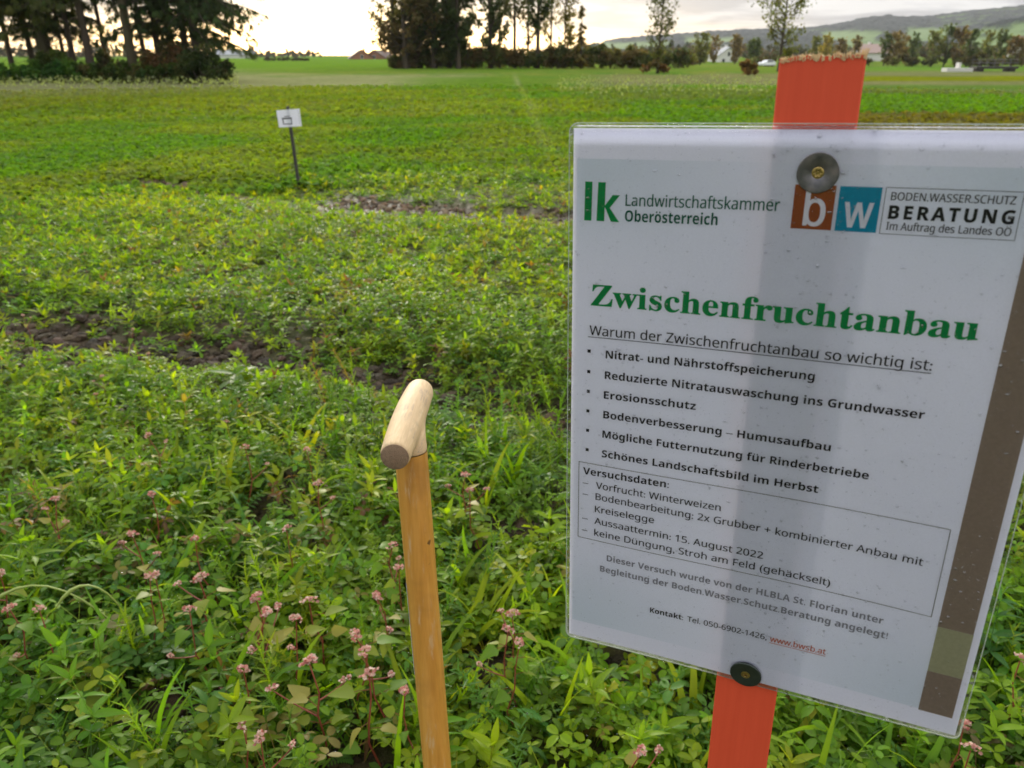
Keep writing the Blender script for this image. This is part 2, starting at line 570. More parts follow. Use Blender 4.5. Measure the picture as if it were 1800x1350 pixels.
def blade(w, arch, n=8, tw=0.0):
    v, a = [], []
    ang, x, z = 1.35, 0.0, 0.0
    for i in range(n + 1):
        t = i / n
        hw = w * (1 - t ** 2.2) * (0.65 + 0.6 * min(1, t * 3)) + 0.002
        tt = tw * t
        v += [(x, hw * math.cos(tt), z + hw * math.sin(tt) + hw * 0.3), (x, 0, z), (x, -hw * math.cos(tt), z - hw * math.sin(tt) + hw * 0.3)]
        a += [1, 0.3, 1]
        x += math.cos(ang) / n; z += math.sin(ang) / n
        ang -= arch / n * (0.4 + 1.5 * t)
    f = []
    for i in range(n):
        b = i * 3
        f += [(b, b + 1, b + 4, b + 3), (b + 1, b + 2, b + 5, b + 4)]
    return np.array(v), np.array(f), np.array(a, float)


BLADES = [blade(0.022, 0.5), blade(0.026, 1.6, 8, 0.5), blade(0.02, 2.6, 9, -0.6), blade(0.03, 1.0, 8, 0.3)]
BLADES_M = [blade(0.04, 0.6, 3), blade(0.04, 1.7, 4)]


def pinnate(k=8):
    parts = [blade(0.008, 1.2, 6)]
    sp = parts[0][0][1::3]
    for i in range(1, k + 1):
        t = i / (k + 0.3)
        p = sp[min(int(t * 6), 5)] + (sp[min(int(t * 6) + 1, 6)] - sp[min(int(t * 6), 5)]) * (t * 6 - int(t * 6))
        s = 0.2 * (1 - 0.45 * t)
        for sd in (1.3, -1.3):
            parts.append(xf(leaflet(2, 0.27, 0.15, 0.1, oval), sd, 0.15, 0, s, p))
    return join_tpl(parts)


PINN = [pinnate(8), pinnate(10)]


def flax(k=44):
    parts = []
    r = random.Random(4)
    st = blade(0.006, 0.25, 5)
    parts.append(st)
    sp = st[0][1::3]
    for i in range(k):
        t = 0.12 + 0.88 * i / k
        j = min(int(t * 5), 4); p = sp[j] + (sp[j + 1] - sp[j]) * (t * 5 - j)
        parts.append(xf(leaflet(1, 0.10, 0.2, 0.0, lambda q: 1 if q < .5 else .3), i * 2.4, r.uniform(0.35, 0.9), 0, r.uniform(0.11, 0.17) * (1.1 - 0.4 * t), p))
    return join_tpl(parts)


FLAX = [flax(), flax(30)]

# ------------------------------------------------------------------ ground cover: near and middle distance
PAL = np.array([[0.094, 0.198, 0.013], [0.135, 0.245, 0.012], [0.182, 0.288, 0.012], [0.230, 0.318, 0.014], [0.090, 0.190, 0.034],
                [0.275, 0.312, 0.018], [0.115, 0.204, 0.024]])
WITHERED = np.array([[0.22, 0.12, 0.045], [0.30, 0.22, 0.06], [0.17, 0.08, 0.04]])


def pick_col(n, w, jit=0.16):
    c = PAL[rng.choice(len(PAL), n, p=np.array(w) / sum(w))]
    w_ = rng.uniform(0, 1, n) < 0.028
    c[w_] = WITHERED[rng.integers(0, 3, w_.sum())]
    return c * (1 + rng.normal(0, jit, (n, 1))) * (1 + rng.normal(0, 0.06, (n, 3)))


def drill(x, y):
    """sowing rows show in the plot beyond the wheel track"""
    w = sstep(x, -3.6, -1.8) * sstep(y, 5.6, 7.4) * (1 - 0.7 * sstep(y, 16, 34))
    row = 0.5 + 0.5 * np.cos(2 * math.pi * (x + 0.03 * np.sin(y * .7)) / 0.17)
    return 1 - 0.86 * w * (1 - row) ** 1.2


def scatter(n, r0, r1, half, dens=True, keep=0.0):
    r = np.sqrt(rng.uniform(r0 * r0, r1 * r1, n))
    a = rng.uniform(-half, half, n)
    x, y = r * np.sin(a), r * np.cos(a)
    k = rng.uniform(0, 1, n) > bare(x, y) * (1 - keep)
    k &= rng.uniform(0, 1, n) < drill(x, y)
    if dens:
        k &= rng.uniform(0.0, 1, n) < 0.35 + 1.1 * fbm(x * 2.3, y * 2.3, 61, 3)
    return x[k], y[k]


def canopy(x, y):
    """height of the crop: hummocks, lower along the bare strips"""
    h = 0.55 + 0.9 * fbm(x * 1.3, y * 1.3, 31, 3)
    e = np.minimum(poly_dist(x, y, STRIP1) / 0.6, poly_dist(x, y, STRIP2) / 1.0)
    return h * (0.30 + 0.70 * sstep(e, 0.1, 1.0)) * (1 - 0.40 * sstep(np.hypot(x, y), 2.6, 6.0))


def tint_field(c, x, y):
    """wide patches of yellower and bluer growth"""
    n = fbm(x * 0.8, y * 0.8, 91, 3)[:, None]
    return c * (1 + (n - 0.5) * np.array([0.9, 0.4, -0.3]))


def spread(x, y, k, r, h, lo=0.35):
    """k leaf spots per plant"""
    n = len(x)
    X, Y = np.repeat(x, k), np.repeat(y, k)
    H = np.repeat(h, k)
    az = rng.uniform(0, 2 * math.pi, n * k)
    rr = r * np.sqrt(rng.uniform(0, 1, n * k)) * (0.6 + H / 0.25)
    z = H * (lo + (1 - lo) * rng.uniform(0, 1, n * k) ** 0.7)
    P = np.stack([X + rr * np.cos(az), Y + rr * np.sin(az), hg(X, Y) + z], 1)
    return P, az, np.repeat(np.arange(n), k)


def clover(g, gs, r0, r1, half, n, k, size, tpls, pw, stems=True):
    x, y = scatter(n, r0, r1, half)
    h = canopy(x, y) * rng.uniform(0.10, 0.19, len(x))
    P, az, own = spread(x, y, k, 0.075 * (size / 0.024) ** 0.7, h)
    c = tint_field(pick_col(len(x), pw), x, y)[own] * (1 + rng.normal(0, 0.12, (len(own), 1)))
    t = rng.integers(0, len(tpls), len(P))
    azl = az + rng.normal(0, 0.9, len(P))
    pit, rol = rng.normal(0.05, 0.30, len(P)), rng.normal(0, 0.35, len(P))
    sc = size * rng.uniform(0.65, 1.35, len(P))
    for i, tp in enumerate(tpls):
        q = t == i
        put(g, tp, P[q], azl[q], pit[q], rol[q], sc[q], c[q])
    if stems:
        b = np.stack([x[own], y[own], hg(x[own], y[own]) - 0.005], 1)
        b[:, :2] += rng.normal(0, 0.012, (len(own), 2))
        mid = b * 0.5 + P * 0.5; mid[:, :2] = b[:, :2] * 0.75 + P[:, :2] * 0.25; mid[:, 2] = b[:, 2] * 0.3 + P[:, 2] * 0.7
        cc = np.concatenate([c * np.array([1.25, 1.0, 1.0]), np.ones((len(c), 1))], 1)
        tubes(gs, bez(b, mid, P, 4), np.tile(np.array([0.0012, 0.0011, 0.0010, 0.0008]), (len(b), 1)), 3, cc)
    return P, c


def whorls(g, gs, r0, r1, half, n, nodes, per, size, tpls, hr, pw, stems=True):
    """upright plants with whorls of pointed leaves"""
    x, y = scatter(n, r0, r1, half)
    m_ = len(x)
    h = canopy(x, y) * rng.uniform(hr[0], hr[1], m_)
    top = np.stack([x + rng.normal(0, 0.03, m_), y + rng.normal(0, 0.03, m_), hg(x, y) + h], 1)
    base = np.stack([x, y, hg(x, y) - 0.005], 1)
    c0 = tint_field(pick_col(m_, pw), x, y)
    for k in range(nodes):
        t = (0.35 + 0.65 * (k + 1) / nodes)
        P = base + (top - base) * t
        for j in range(per):
            az = rng.uniform(0, 0.6, m_) + j * 2 * math.pi / per + k * 0.9
            pit = rng.normal(0.25 + 0.5 * (k / max(1, nodes - 1)), 0.3, m_)
            tp = tpls[(j + k) % len(tpls)]
            put(g, tp, P, az, pit, rng.normal(0, 0.3, m_), size * (1.2 - 0.35 * k / nodes) * rng.uniform(0.6, 1.3, m_), c0 * (1 + rng.normal(0, 0.1, (m_, 1))))
    if stems:
        cc = np.concatenate([c0 * np.array([1.2, 1.0, 0.9]), np.ones((m_, 1))], 1)
        tubes(gs, np.stack([base, (base + top) / 2 + rng.normal(0, 0.006, (m_, 3)), top], 1), np.tile(np.array([0.002, 0.0016, 0.001]), (m_, 1)), 4, cc)


NEAR, MID = R(50), R(42)
gl, gs = Geo(), Geo()
P1, C1 = clover(gl, gs, 0.40, 2.1, R(58), 1640, 9, 0.0275, TRI_N, [1.6, 3, 3, 1.3, 1.2, .5, 1.2])
P2, C2 = clover(gl, gs, 2.1, 3.9, NEAR, 3000, 9, 0.0245, TRI_M, [2, 3, 3, 1.5, 1, .5, 1])
tag(gl.build('clover', M_LEAF, smooth=True), 'low green clover with rounded three-part leaves covering the near field', 'clover', kind='stuff')
gl = Geo()
clover(gl, gs, 3.9, 9.5, MID, 11500, 8, 0.0265, TRI_F, [1.5, 3, 3, 2, .6, .8, 1], False)
tag(gl.build('clover', M_LEAF, smooth=True), 'dense green clover between the muddy strip and the small distant sign', 'clover', kind='stuff')

gl = Geo()
whorls(gl, gs, 0.72, 2.2, NEAR, 170, 4, 4, 0.050, LANCE_N, (0.16, 0.27), [1, 2, 3, 3, .6, 2, .5])
whorls(gl, gs, 2.2, 4.5, NEAR, 1300, 3, 4, 0.044, LANCE_M, (0.13, 0.23), [.6, 2, 3, 4, .3, 2, .5])
whorls(gl, gs, 4.5, 9.5, MID, 7500, 2, 4, 0.050, LANCE_M[:1], (0.12, 0.20), [.5, 1.5, 3, 4, .2, 2.5, .5], False)
tag(gl.build('pointed_leaf_cover', M_LEAF, smooth=True), 'yellow-green catch crop with pointed leaves growing among the clover', 'cover crop', kind='stuff')

gl = Geo()
x, y = scatter(420, 0.72, 2.6, NEAR)
k = 5
P = np.repeat(np.stack([x, y, hg(x, y)], 1), k, 0) + np.c_[rng.normal(0, .012, (len(x) * k, 2)), np.zeros(len(x) * k)]
cg = tint_field(pick_col(len(x), [.5, 2, 3, 2, .5, 1, 1]), x, y).repeat(k, 0)
for i, tp in enumerate(BLADES):
    q = np.arange(len(P)) % 4 == i
    put(gl, tp, P[q], rng.uniform(0, 6.28, q.sum()), rng.normal(0, .12, q.sum()), rng.normal(0, .2, q.sum()), rng.uniform(.10, .30, q.sum()), cg[q])
x, y = scatter(800, 2.6, 7, MID)
P = np.repeat(np.stack([x, y, hg(x, y)], 1), 3, 0) + np.c_[rng.normal(0, .02, (len(x) * 3, 2)), np.zeros(len(x) * 3)]
cg = tint_field(pick_col(len(x), [.5, 2, 3, 3, .2, 2, .5]), x, y).repeat(3, 0)
for i, tp in enumerate(BLADES_M):
    q = np.arange(len(P)) % 2 == i
    put(gl, tp, P[q], rng.uniform(0, 6.28, q.sum()), rng.normal(0, .12, q.sum()), rng.normal(0, .2, q.sum()), rng.uniform(.06, .15, q.sum()), cg[q])
tag(gl.build('grass', M_LEAF, smooth=True), 'wet grass blades and volunteer wheat standing in the clover', 'grass', kind='stuff')

gl = Geo()
x, y = scatter(480, 0.72, 2.6, NEAR)
for i, tp in enumerate(PINN):
    k = 4
    P = np.repeat(np.stack([x, y, hg(x, y) + 0.02], 1), k, 0)
    put(gl, tp, P, rng.uniform(0, 6.28, len(P)), rng.normal(-.1, .25, len(P)), rng.normal(0, .3, len(P)), rng.uniform(.07, .16, len(P)), pick_col(len(P), [3, 2, 1, 0, 4, 0, 2]))
    x, y = scatter(420, 0.72, 2.8, NEAR)
x, y = scatter(800, 0.72, 3.2, NEAR)
P = np.stack([x, y, hg(x, y)], 1)
for i, tp in enumerate(FLAX):
    q = np.arange(len(P)) % 2 == i
    put(gl, tp, P[q], rng.uniform(0, 6.28, q.sum()), rng.normal(0, .15, q.sum()), rng.normal(0, .2, q.sum()), rng.uniform(.14, .30, q.sum()), pick_col(q.sum(), [1, 2, 3, 1, 3, 0, 2]))
tag(gl.build('feathery_herbs', M_LEAF), 'feathery vetch and flax shoots mixed into the clover', 'herbs', kind='stuff')
tag(gs.build('herb_stems', M_STEM, smooth=True), 'thin green stalks under the clover leaves', 'stems', kind='stuff')

# clods lying on the bare soil
gl = Geo()
bmx = bmesh.new(); bmesh.ops.create_icosphere(bmx, subdivisions=2, radius=1.0)
iv = np.array([v.co[:] for v in bmx.verts]); if_ = np.array([[v.index for v in f.verts] for f in bmx.faces]); bmx.free()
CL = []
for k in range(5):
    nn = fbm(iv[:, 0] * 1.6 + 3 * k, iv[:, 1] * 1.6 + iv[:, 2] * 1.9, 200 + k, 3)
    CL.append((iv * (0.45 + 1.1 * nn)[:, None] * np.array([1.2, .9, .65]), if_, np.ones(len(iv))))
rr_ = np.sqrt(rng.uniform(.72 ** 2, 10.5 ** 2, 160000)); aa_ = rng.uniform(-NEAR, NEAR, 160000)
x, y = rr_ * np.sin(aa_), rr_ * np.cos(aa_)
k = rng.uniform(0, 1, len(x)) < bare(x, y) ** 2 * np.where(y < 5, 1.0, .35)
x, y = x[k][:9000], y[k][:9000]
P = np.stack([x, y, hg(x, y) + hsoil(x, y)], 1); n = len(P)
sz = 0.006 + 0.010 * rng.exponential(1, n).clip(0, 3.2)
pc = np.array([0.056, 0.039, 0.023]) * rng.uniform(.45, 1.7, (n, 1)) * np.where(y > 5, 2.4, 1.0)[:, None] * (1 + rng.normal(0, .06, (n, 3)))
for i in range(5):
    q = np.arange(n) % 5 == i
    put(gl, CL[i], P[q], rng.uniform(0, 6.28, q.sum()), rng.normal(0, .3, q.sum()), rng.normal(0, .3, q.sum()), sz[q], pc[q])
tag(gl.build('soil_clods', vcol_mat('clod_soil', .75, .2, .6, 60.0)), 'dark wet soil clods along the bare muddy strips', 'soil', kind='stuff')

# withered straw bits and old leaves on the soil
gl = Geo()
x, y = scatter(2600, 0.72, 4.5, NEAR, False, 1.0)
P = np.stack([x, y, hg(x, y) + hsoil(x, y) + 0.006], 1)
n = len(P)
pc = np.array([[0.30, 0.22, 0.10], [0.20, 0.10, 0.05], [0.26, 0.17, 0.05], [0.16, 0.12, 0.09]])[rng.integers(0, 4, n)] * rng.uniform(.6, 1.2, (n, 1))
put(gl, leaflet(2, 0.10, .1, .1), P, rng.uniform(0, 6.28, n), rng.normal(0.1, .25, n), rng.normal(0, .5, n), rng.uniform(.015, .07, n), pc)
tag(gl.build('straw_litter', M_LEAF), 'chopped straw and withered leaves on the wet soil', 'straw', kind='stuff')

# rain drops on the nearest leaves
g = Geo()
oc = np.array([[1, 0, 0], [0, 1, 0], [-1, 0, 0], [0, -1, 0], [0, 0, .8], [.7, .7, .35], [-.7, .7, .35], [-.7, -.7, .35], [.7, -.7, .35]], float)
of = np.array([[4, 5, 1, 6], [4, 6, 2, 7], [4, 7, 3, 8], [4, 8, 0, 5]])
ND_ = 14000
sel = rng.integers(0, len(P1), ND_)
dp = P1[sel] + rng.normal(0, 0.011, (ND_, 3)) * np.array([1, 1, 0.35]) + np.array([0, 0, 0.0015])
put(g, (oc, of, np.ones(9)), dp, rng.uniform(0, 6, ND_), np.zeros(ND_), np.zeros(ND_), rng.uniform(.0007, .0017, ND_), np.ones((ND_, 3)))
m, N = mat('clear_water')
fr = N.n('ShaderNodeFresnel', {'IOR': 1.9})
tr = N.n('ShaderNodeBsdfTransparent', {'Color': (0.93, 0.95, 0.93, 1)})
gs2 = N.n('ShaderNodeBsdfGlossy', {'Color': (1, 1, 1, 1), 'Roughness': 0.04})
out(N, N.n('ShaderNodeMixShader', {0: fr.outputs[0], 1: tr.outputs[0], 2: gs2.outputs[0]}).outputs[0])
M_WATER = m
tag(g.build('rain_drops', M_WATER, smooth=True), 'small clear rain drops beaded on the nearest clover leaves', 'rain drops', kind='stuff')

# ------------------------------------------------------------------ crop further out, leaf clusters growing larger with distance
def far_cover(r0, r1, half, n, size, hh, name, label):
    gl = Geo()
    x, y = scatter(n, r0, r1, half, False)
    kk = rng.uniform(0, 1, len(x)) > sstep(np.hypot(x, y), 26, 43) * 0.96
    x, y = x[kk], y[kk]
    P = np.stack([x, y, hg(x, y) + hh * rng.uniform(0.25, 1, len(x)) * (0.6 + 0.8 * fbm(x * .8, y * .8, 31, 3))], 1)
    tp = join_tpl([leaflet(1, 0.4, 0.2, 0.3, lambda t: .5 + .5 * t, -0.5), xf(leaflet(1, 0.4, 0.2, 0.3, lambda t: .5 + .5 * t, -0.5), 1.6, 0.3)])
    c = field_col(x, y) * np.array([1.06, 1.0, 1.1]) * (1 + rng.normal(0, .13, (len(x), 1))) * (1 + rng.normal(0, 0.05, (len(x), 3)))
    put(gl, tp, P, rng.uniform(0, 6.28, len(x)), rng.normal(.1, .5, len(x)), rng.normal(0, .5, len(x)), size * rng.uniform(.6, 1.4, len(x)), np.clip(c, .01, 1))
    tag(gl.build(name, M_FARLEAF), label, 'cover crop', kind='stuff')


far_cover(9.0, 20, R(39), 150000, 0.060, 0.10, 'catch_crop', 'green catch crop around and beyond the small sign on its stake')
far_cover(19, 42, R(37), 130000, 0.105, 0.12, 'catch_crop', 'olive catch crop in front of the bramble hedge')
# white flowering tops in the pale strip before the hedge and in the plot beside the post
gl = Geo()
pts = []
while len(pts) < 1500:
    u, v = rng.uniform(-60, 420), rng.uniform(138, 160)
    pts.append(G(u, v))
while len(pts) < 2300:
    u, v = rng.uniform(980, 1380), rng.uniform(140, 176)
    pts.append(G(u, v))
P = np.array(pts)
P[:, 2] = hg(P[:, 0], P[:, 1]) + rng.uniform(0.15, 0.42, len(P))
put(gl, join_tpl([leaflet(1, .5, 0, 0, lambda t: 1), xf(leaflet(1, .5, 0, 0, lambda t: 1), 1.57, 1.2)]), P, rng.uniform(0, 6, len(P)), rng.normal(0, .6, len(P)), rng.normal(0, .6, len(P)),
    rng.uniform(.03, .075, len(P)), np.array([.30, .34, .20]) * rng.uniform(.6, 1.2, (len(P), 1)))
tag(gl.build('white_flowers', M_FARLEAF), 'tiny whitish flower tops in the far trial strips', 'flowers', kind='stuff')

# ================================================================== information sign
SX = Vector((0.91848688, -0.3945176, 0.0271608))
SY = Vector((-0.02057738, 0.02090921, 0.9995696))
SN = SX.cross(SY)
SO = Vector((0.0391338, 0.53957595, 1.35843358))
POST_X, SHEET_Z = 153.0, 1.3632          # post axis in sheet millimetres, height of the sheet's top edge on the post
base = SO + SX * 0.153 - SY * SHEET_Z
sign = empty('information_sign', base, 'laminated white notice about catch crops screwed to an orange-red wooden post', 'sign')
sign.rotation_mode = 'QUATERNION'
sign.rotation_quaternion = Matrix((SX, -SN, SY)).transposed().to_quaternion()


def wave(sx, sy):
    """slight bowing of the plastic pouch, metres towards the reader"""
    return 0.0011 * np.sin(np.asarray(sx) / 41.0) * np.sin(np.asarray(sy) / 63.0) + 0.0016 * ((np.asarray(sx) - 153) / 150.0) ** 2


def sheet_pt(sx, sy, d):
    sx, sy = np.asarray(sx, float), np.asarray(sy, float)
    return np.stack([(sx - POST_X) / 1000, -d / 1000 - wave(sx, sy), SHEET_Z + sy / 1000], -1)


def sheet_grid(g, x0, x1, y0, y1, d, nx=2, ny=2, c=(1, 1, 1, 1), mat=0):
    xs, ys = np.linspace(x0, x1, nx + 1), np.linspace(y0, y1, ny + 1)
    A, B = np.meshgrid(xs, ys)
    i = np.arange((nx + 1) * (ny + 1)).reshape(ny + 1, nx + 1)
    f = np.stack([i[:-1, :-1], i[1:, :-1], i[1:, 1:], i[:-1, 1:]], -1).reshape(-1, 4)
    g.add(sheet_pt(A.ravel(), B.ravel(), d), f, c, mat)


# paper, printed with a faint blue-grey slide background
m, N = mat('notice_paper')
co = N.n('ShaderNodeTexCoord').outputs['Object']
sp_ = N.n('ShaderNodeSeparateXYZ', {0: co})
lx, lz = sp_.outputs[0], sp_.outputs[2]
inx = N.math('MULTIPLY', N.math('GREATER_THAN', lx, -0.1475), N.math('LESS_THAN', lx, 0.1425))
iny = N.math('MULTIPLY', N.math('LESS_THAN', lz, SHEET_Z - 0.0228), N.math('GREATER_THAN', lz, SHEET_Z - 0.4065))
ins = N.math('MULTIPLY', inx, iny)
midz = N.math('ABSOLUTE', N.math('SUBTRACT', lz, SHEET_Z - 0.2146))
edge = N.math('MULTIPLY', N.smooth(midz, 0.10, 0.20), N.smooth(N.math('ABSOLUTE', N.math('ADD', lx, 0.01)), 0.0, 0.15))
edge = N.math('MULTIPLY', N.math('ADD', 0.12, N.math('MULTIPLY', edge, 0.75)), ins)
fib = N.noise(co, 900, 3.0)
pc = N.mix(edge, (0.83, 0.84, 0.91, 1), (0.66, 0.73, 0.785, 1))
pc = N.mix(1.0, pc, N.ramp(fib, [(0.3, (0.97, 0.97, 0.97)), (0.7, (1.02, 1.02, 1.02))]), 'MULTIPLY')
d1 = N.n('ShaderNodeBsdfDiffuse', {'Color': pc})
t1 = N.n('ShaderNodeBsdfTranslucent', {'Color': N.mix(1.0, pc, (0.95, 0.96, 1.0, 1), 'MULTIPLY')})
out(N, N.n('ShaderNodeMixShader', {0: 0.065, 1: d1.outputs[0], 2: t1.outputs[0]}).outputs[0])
g = Geo()
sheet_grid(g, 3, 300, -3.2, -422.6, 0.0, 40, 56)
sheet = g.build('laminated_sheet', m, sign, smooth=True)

# clear laminating pouch, wider than the paper on every side
m, N = mat('clear_laminate')
fr = N.n('ShaderNodeFresnel', {'IOR': 1.48})
co = N.n('ShaderNodeTexCoord').outputs['Object']
bm_ = N.n('ShaderNodeBump', {'Strength': 0.10, 'Distance': 0.002, 'Height': N.noise(co, 55, 3.0)}).outputs[0]
N.t.links.new(bm_, fr.inputs['Normal'])
tr = N.n('ShaderNodeBsdfTransparent', {'Color': (0.975, 0.97, 0.985, 1)})
gl_ = N.n('ShaderNodeBsdfGlossy', {'Color': (1, 1, 1, 1), 'Roughness': 0.13, 'Normal': bm_})
out(N, N.n('ShaderNodeMixShader', {0: fr.outputs[0], 1: tr.outputs[0], 2: gl_.outputs[0]}).outputs[0])
M_FILM = m


def rounded(x0, x1, y0, y1, r, k=6):
    p = []
    for cx, cy, a0 in ((x1 - r, y0 - r, 0), (x0 + r, y0 - r, 90), (x0 + r, y1 + r, 180), (x1 - r, y1 + r, 270)):
        for i in range(k + 1):
            a = R(a0 + 90 * i / k)
            p.append((cx + r * math.cos(a), cy + r * math.sin(a)))
    return np.array(p)


g = Geo()
ol = rounded(0, 303, 0, -426, 6)
# fill: split the outline into strips so that the pouch follows the bowed paper
for d in (0.55, -0.45):
    ys = np.unique(np.concatenate([ol[:, 1], np.linspace(-6, -420, 50)]))[::-1]
    def xr(y):
        dy = max(0.0, (-6 - y) * -1 if y > -6 else (-420 - y) if y < -420 else 0.0)
        return 6 - math.sqrt(max(0.0, 36 - min(dy, 6) ** 2))
    rows = []
    for y_ in ys:
        e_ = xr(y_)
        rows.append(sheet_pt(np.linspace(e_, 303 - e_, 41), np.full(41, y_), d))
    V = np.array(rows)
    i = np.arange(V.shape[0] * 41).reshape(-1, 41)
    f = np.stack([i[:-1, :-1], i[1:, :-1], i[1:, 1:], i[:-1, 1:]], -1).reshape(-1, 4)
    g.add(V.reshape(-1, 3), f if d > 0 else f[:, ::-1])
film = g.build('clear_film', M_FILM, sheet, smooth=True)
# welded rim of the pouch, catching the light
g = Geo()
loop = np.concatenate([ol, ol[:1]])
dense = np.concatenate([np.linspace(a, b, 24, endpoint=False) for a, b in zip(loop[:-1], loop[1:])])
dense = np.concatenate([dense, dense[:1]])
tubes(g, sheet_pt(dense[:, 0], dense[:, 1], 0.05)[None], np.full((1, len(dense)), 0.00035), 5)
m, N = mat('film_edge')
out(N, N.n('ShaderNodeMixShader', {0: 0.5, 1: N.n('ShaderNodeBsdfTransparent', {'Color': (.85, .9, .85, 1)}).outputs[0],
    2: N.n('ShaderNodeBsdfPrincipled', {'Base Color': (.55, .6, .52, 1), 'Roughness': .15}).outputs[0]}).outputs[0])
g.build('film_rim', m, sheet, smooth=True)


def ink(name, col):
    m, N = mat(name)
    co = N.n('ShaderNodeTexCoord').outputs['Object']
    n = N.noise(co, 420, 3.0)
    c = N.mix(n, tuple(x * .85 for x in col) + (1,), tuple(min(1, x * 1.15) for x in col) + (1,))
    out(N, N.n('ShaderNodeBsdfPrincipled', {'Base Color': c, 'Roughness': .8, 'Specular IOR Level': .1}).outputs[0])
    return m


I_BLACK = ink('ink_black', (0.022, 0.021, 0.026)); I_GREEN = ink('ink_green', (0.004, 0.33, 0.085)); I_DGREEN = ink('ink_dark_green', (0.004, 0.13, 0.075))
I_GREY = ink('ink_grey', (0.30, 0.30, 0.33)); I_RED = ink('ink_orange_link', (0.60, 0.14, 0.05)); I_TEAL = ink('ink_teal', (0.002, 0.32, 0.47))
I_BROWN = ink('ink_rust_brown', (0.36, 0.095, 0.028)); I_WHITE = ink('ink_white', (0.80, 0.80, 0.84)); I_TAUPE = ink('ink_taupe', (0.34, 0.265, 0.20))
I_BEIGE = ink('ink_beige', (0.46, 0.45, 0.28)); I_FRAME = ink('ink_frame', (0.16, 0.155, 0.115))

STYLES = {'serif': (0x1D400, 0x1D41A, 0x1D7CE), 'bold': (0x1D5D4, 0x1D5EE, 0x1D7EC), 'sans': (0x1D5A0, 0x1D5BA, 0x1D7E2)}


def glyphs(t, style):
    up, lo, dg = STYLES[style]
    r = ''
    for ch in t:
        if 'A' <= ch <= 'Z': r += chr(up + ord(ch) - 65)
        elif 'a' <= ch <= 'z': r += chr(lo + ord(ch) - 97)
        elif '0' <= ch <= '9': r += chr(dg + ord(ch) - 48)
        else: r += ch
    return r


def raw_text(body, off=0.0, space=1.0):
    c = bpy.data.curves.new('lettering', 'FONT')
    c.body = body
    c.offset = off
    c.space_character = space
    c.resolution_u = 4
    o = bpy.data.objects.new('lettering', c)
    me = bpy.data.meshes.new_from_object(o)
    n = len(me.vertices)
    v = np.empty(n * 3, np.float32); me.vertices.foreach_get('co', v)
    f = [tuple(p.vertices) for p in me.polygons]
    bpy.data.objects.remove(o); bpy.data.meshes.remove(me); bpy.data.curves.remove(c)
    return v.reshape(-1, 3).astype(float), f


UML = {'ä': 'a', 'ö': 'o', 'ü': 'u', 'Ä': 'A', 'Ö': 'O', 'Ü': 'U'}


def text_mesh(t, style, off=0.0, space=1.0):
    plain = ''.join(UML.get(ch, ch) for ch in t)
    v, f = raw_text(glyphs(plain, style), off, space)
    s = 0.058 if style == 'bold' else 0.040
    for i, ch in enumerate(t):
        if ch in UML:       # the two dots above the letter
            right = raw_text(glyphs(plain[:i + 1], style), off, space)[0][:, 0].max()
            one = raw_text(glyphs(plain[i], style), off, space)[0]
            w = one[:, 0].max() - one[:, 0].min()
            cx, cy = right - w / 2, one[:, 1].max() + 0.105
            for sx in (-1, 1):
                dx = cx + sx * w * 0.24
                n = len(v)
                k = np.arange(8) * math.pi / 4 + math.pi / 8
                v = np.concatenate([v, np.stack([dx + s * 1.08 * np.cos(k), cy + s * 1.08 * np.sin(k), 0 * k], 1)])
                f.append(tuple(range(n, n + 8)))
    return v, f


_caps = {}


def cap(style):
    if style not in _caps:
        v, _ = text_mesh('H', style)
        _caps[style] = v[:, 1].max()
    return _caps[style]


def line(g, t, x0, y0, x1, y1, ch, style='sans', off=0.0, space=1.0, d=0.28):
    """one line of print: from (x0, y0) to (x1, y1) along its baseline, capitals ch high, in sheet millimetres"""
    v, f = text_mesh(t, style, off, space)
    if not f: return
    lo, hi = v[:, 0].min(), v[:, 0].max()
    s = (v[:, 0] - lo) / (hi - lo)
    X = x0 + (x1 - x0) * s
    Y = y0 + (y1 - y0) * s + v[:, 1] / cap(style) * ch
    P = sheet_pt(X, Y, d)
    q = []
    for p in f:
        for k in range(1, len(p) - 1):
            q.append((p[0], p[k], p[k + 1]))
    q = np.array(q)
    g.add(P, q)
    if style == 'sans':          # a second strike a hair to the side gives the weight of the print
        g.add(sheet_pt(X + 0.022 * ch, Y, d + 0.02), q)


def quad(g, x0, x1, y0, y1, d=0.2):
    sheet_grid(g, x0, x1, y0, y1, d, max(1, int(abs(x1 - x0) / 8)), max(1, int(abs(y1 - y0) / 8)))


def rule(g, x0, y0, x1, y1, w=0.35, d=0.28):
    n = max(2, int(math.hypot(x1 - x0, y1 - y0) / 6))
    t = np.linspace(0, 1, n + 1)
    dx, dy = x1 - x0, y1 - y0
    L = math.hypot(dx, dy); ox, oy = -dy / L * w / 2, dx / L * w / 2
    a = sheet_pt(x0 + dx * t + ox, y0 + dy * t + oy, d); b = sheet_pt(x0 + dx * t - ox, y0 + dy * t - oy, d)
    i = np.arange(n)
    g.add(np.concatenate([a, b]), np.stack([i, i + n + 1, i + n + 2, i + 1], 1))


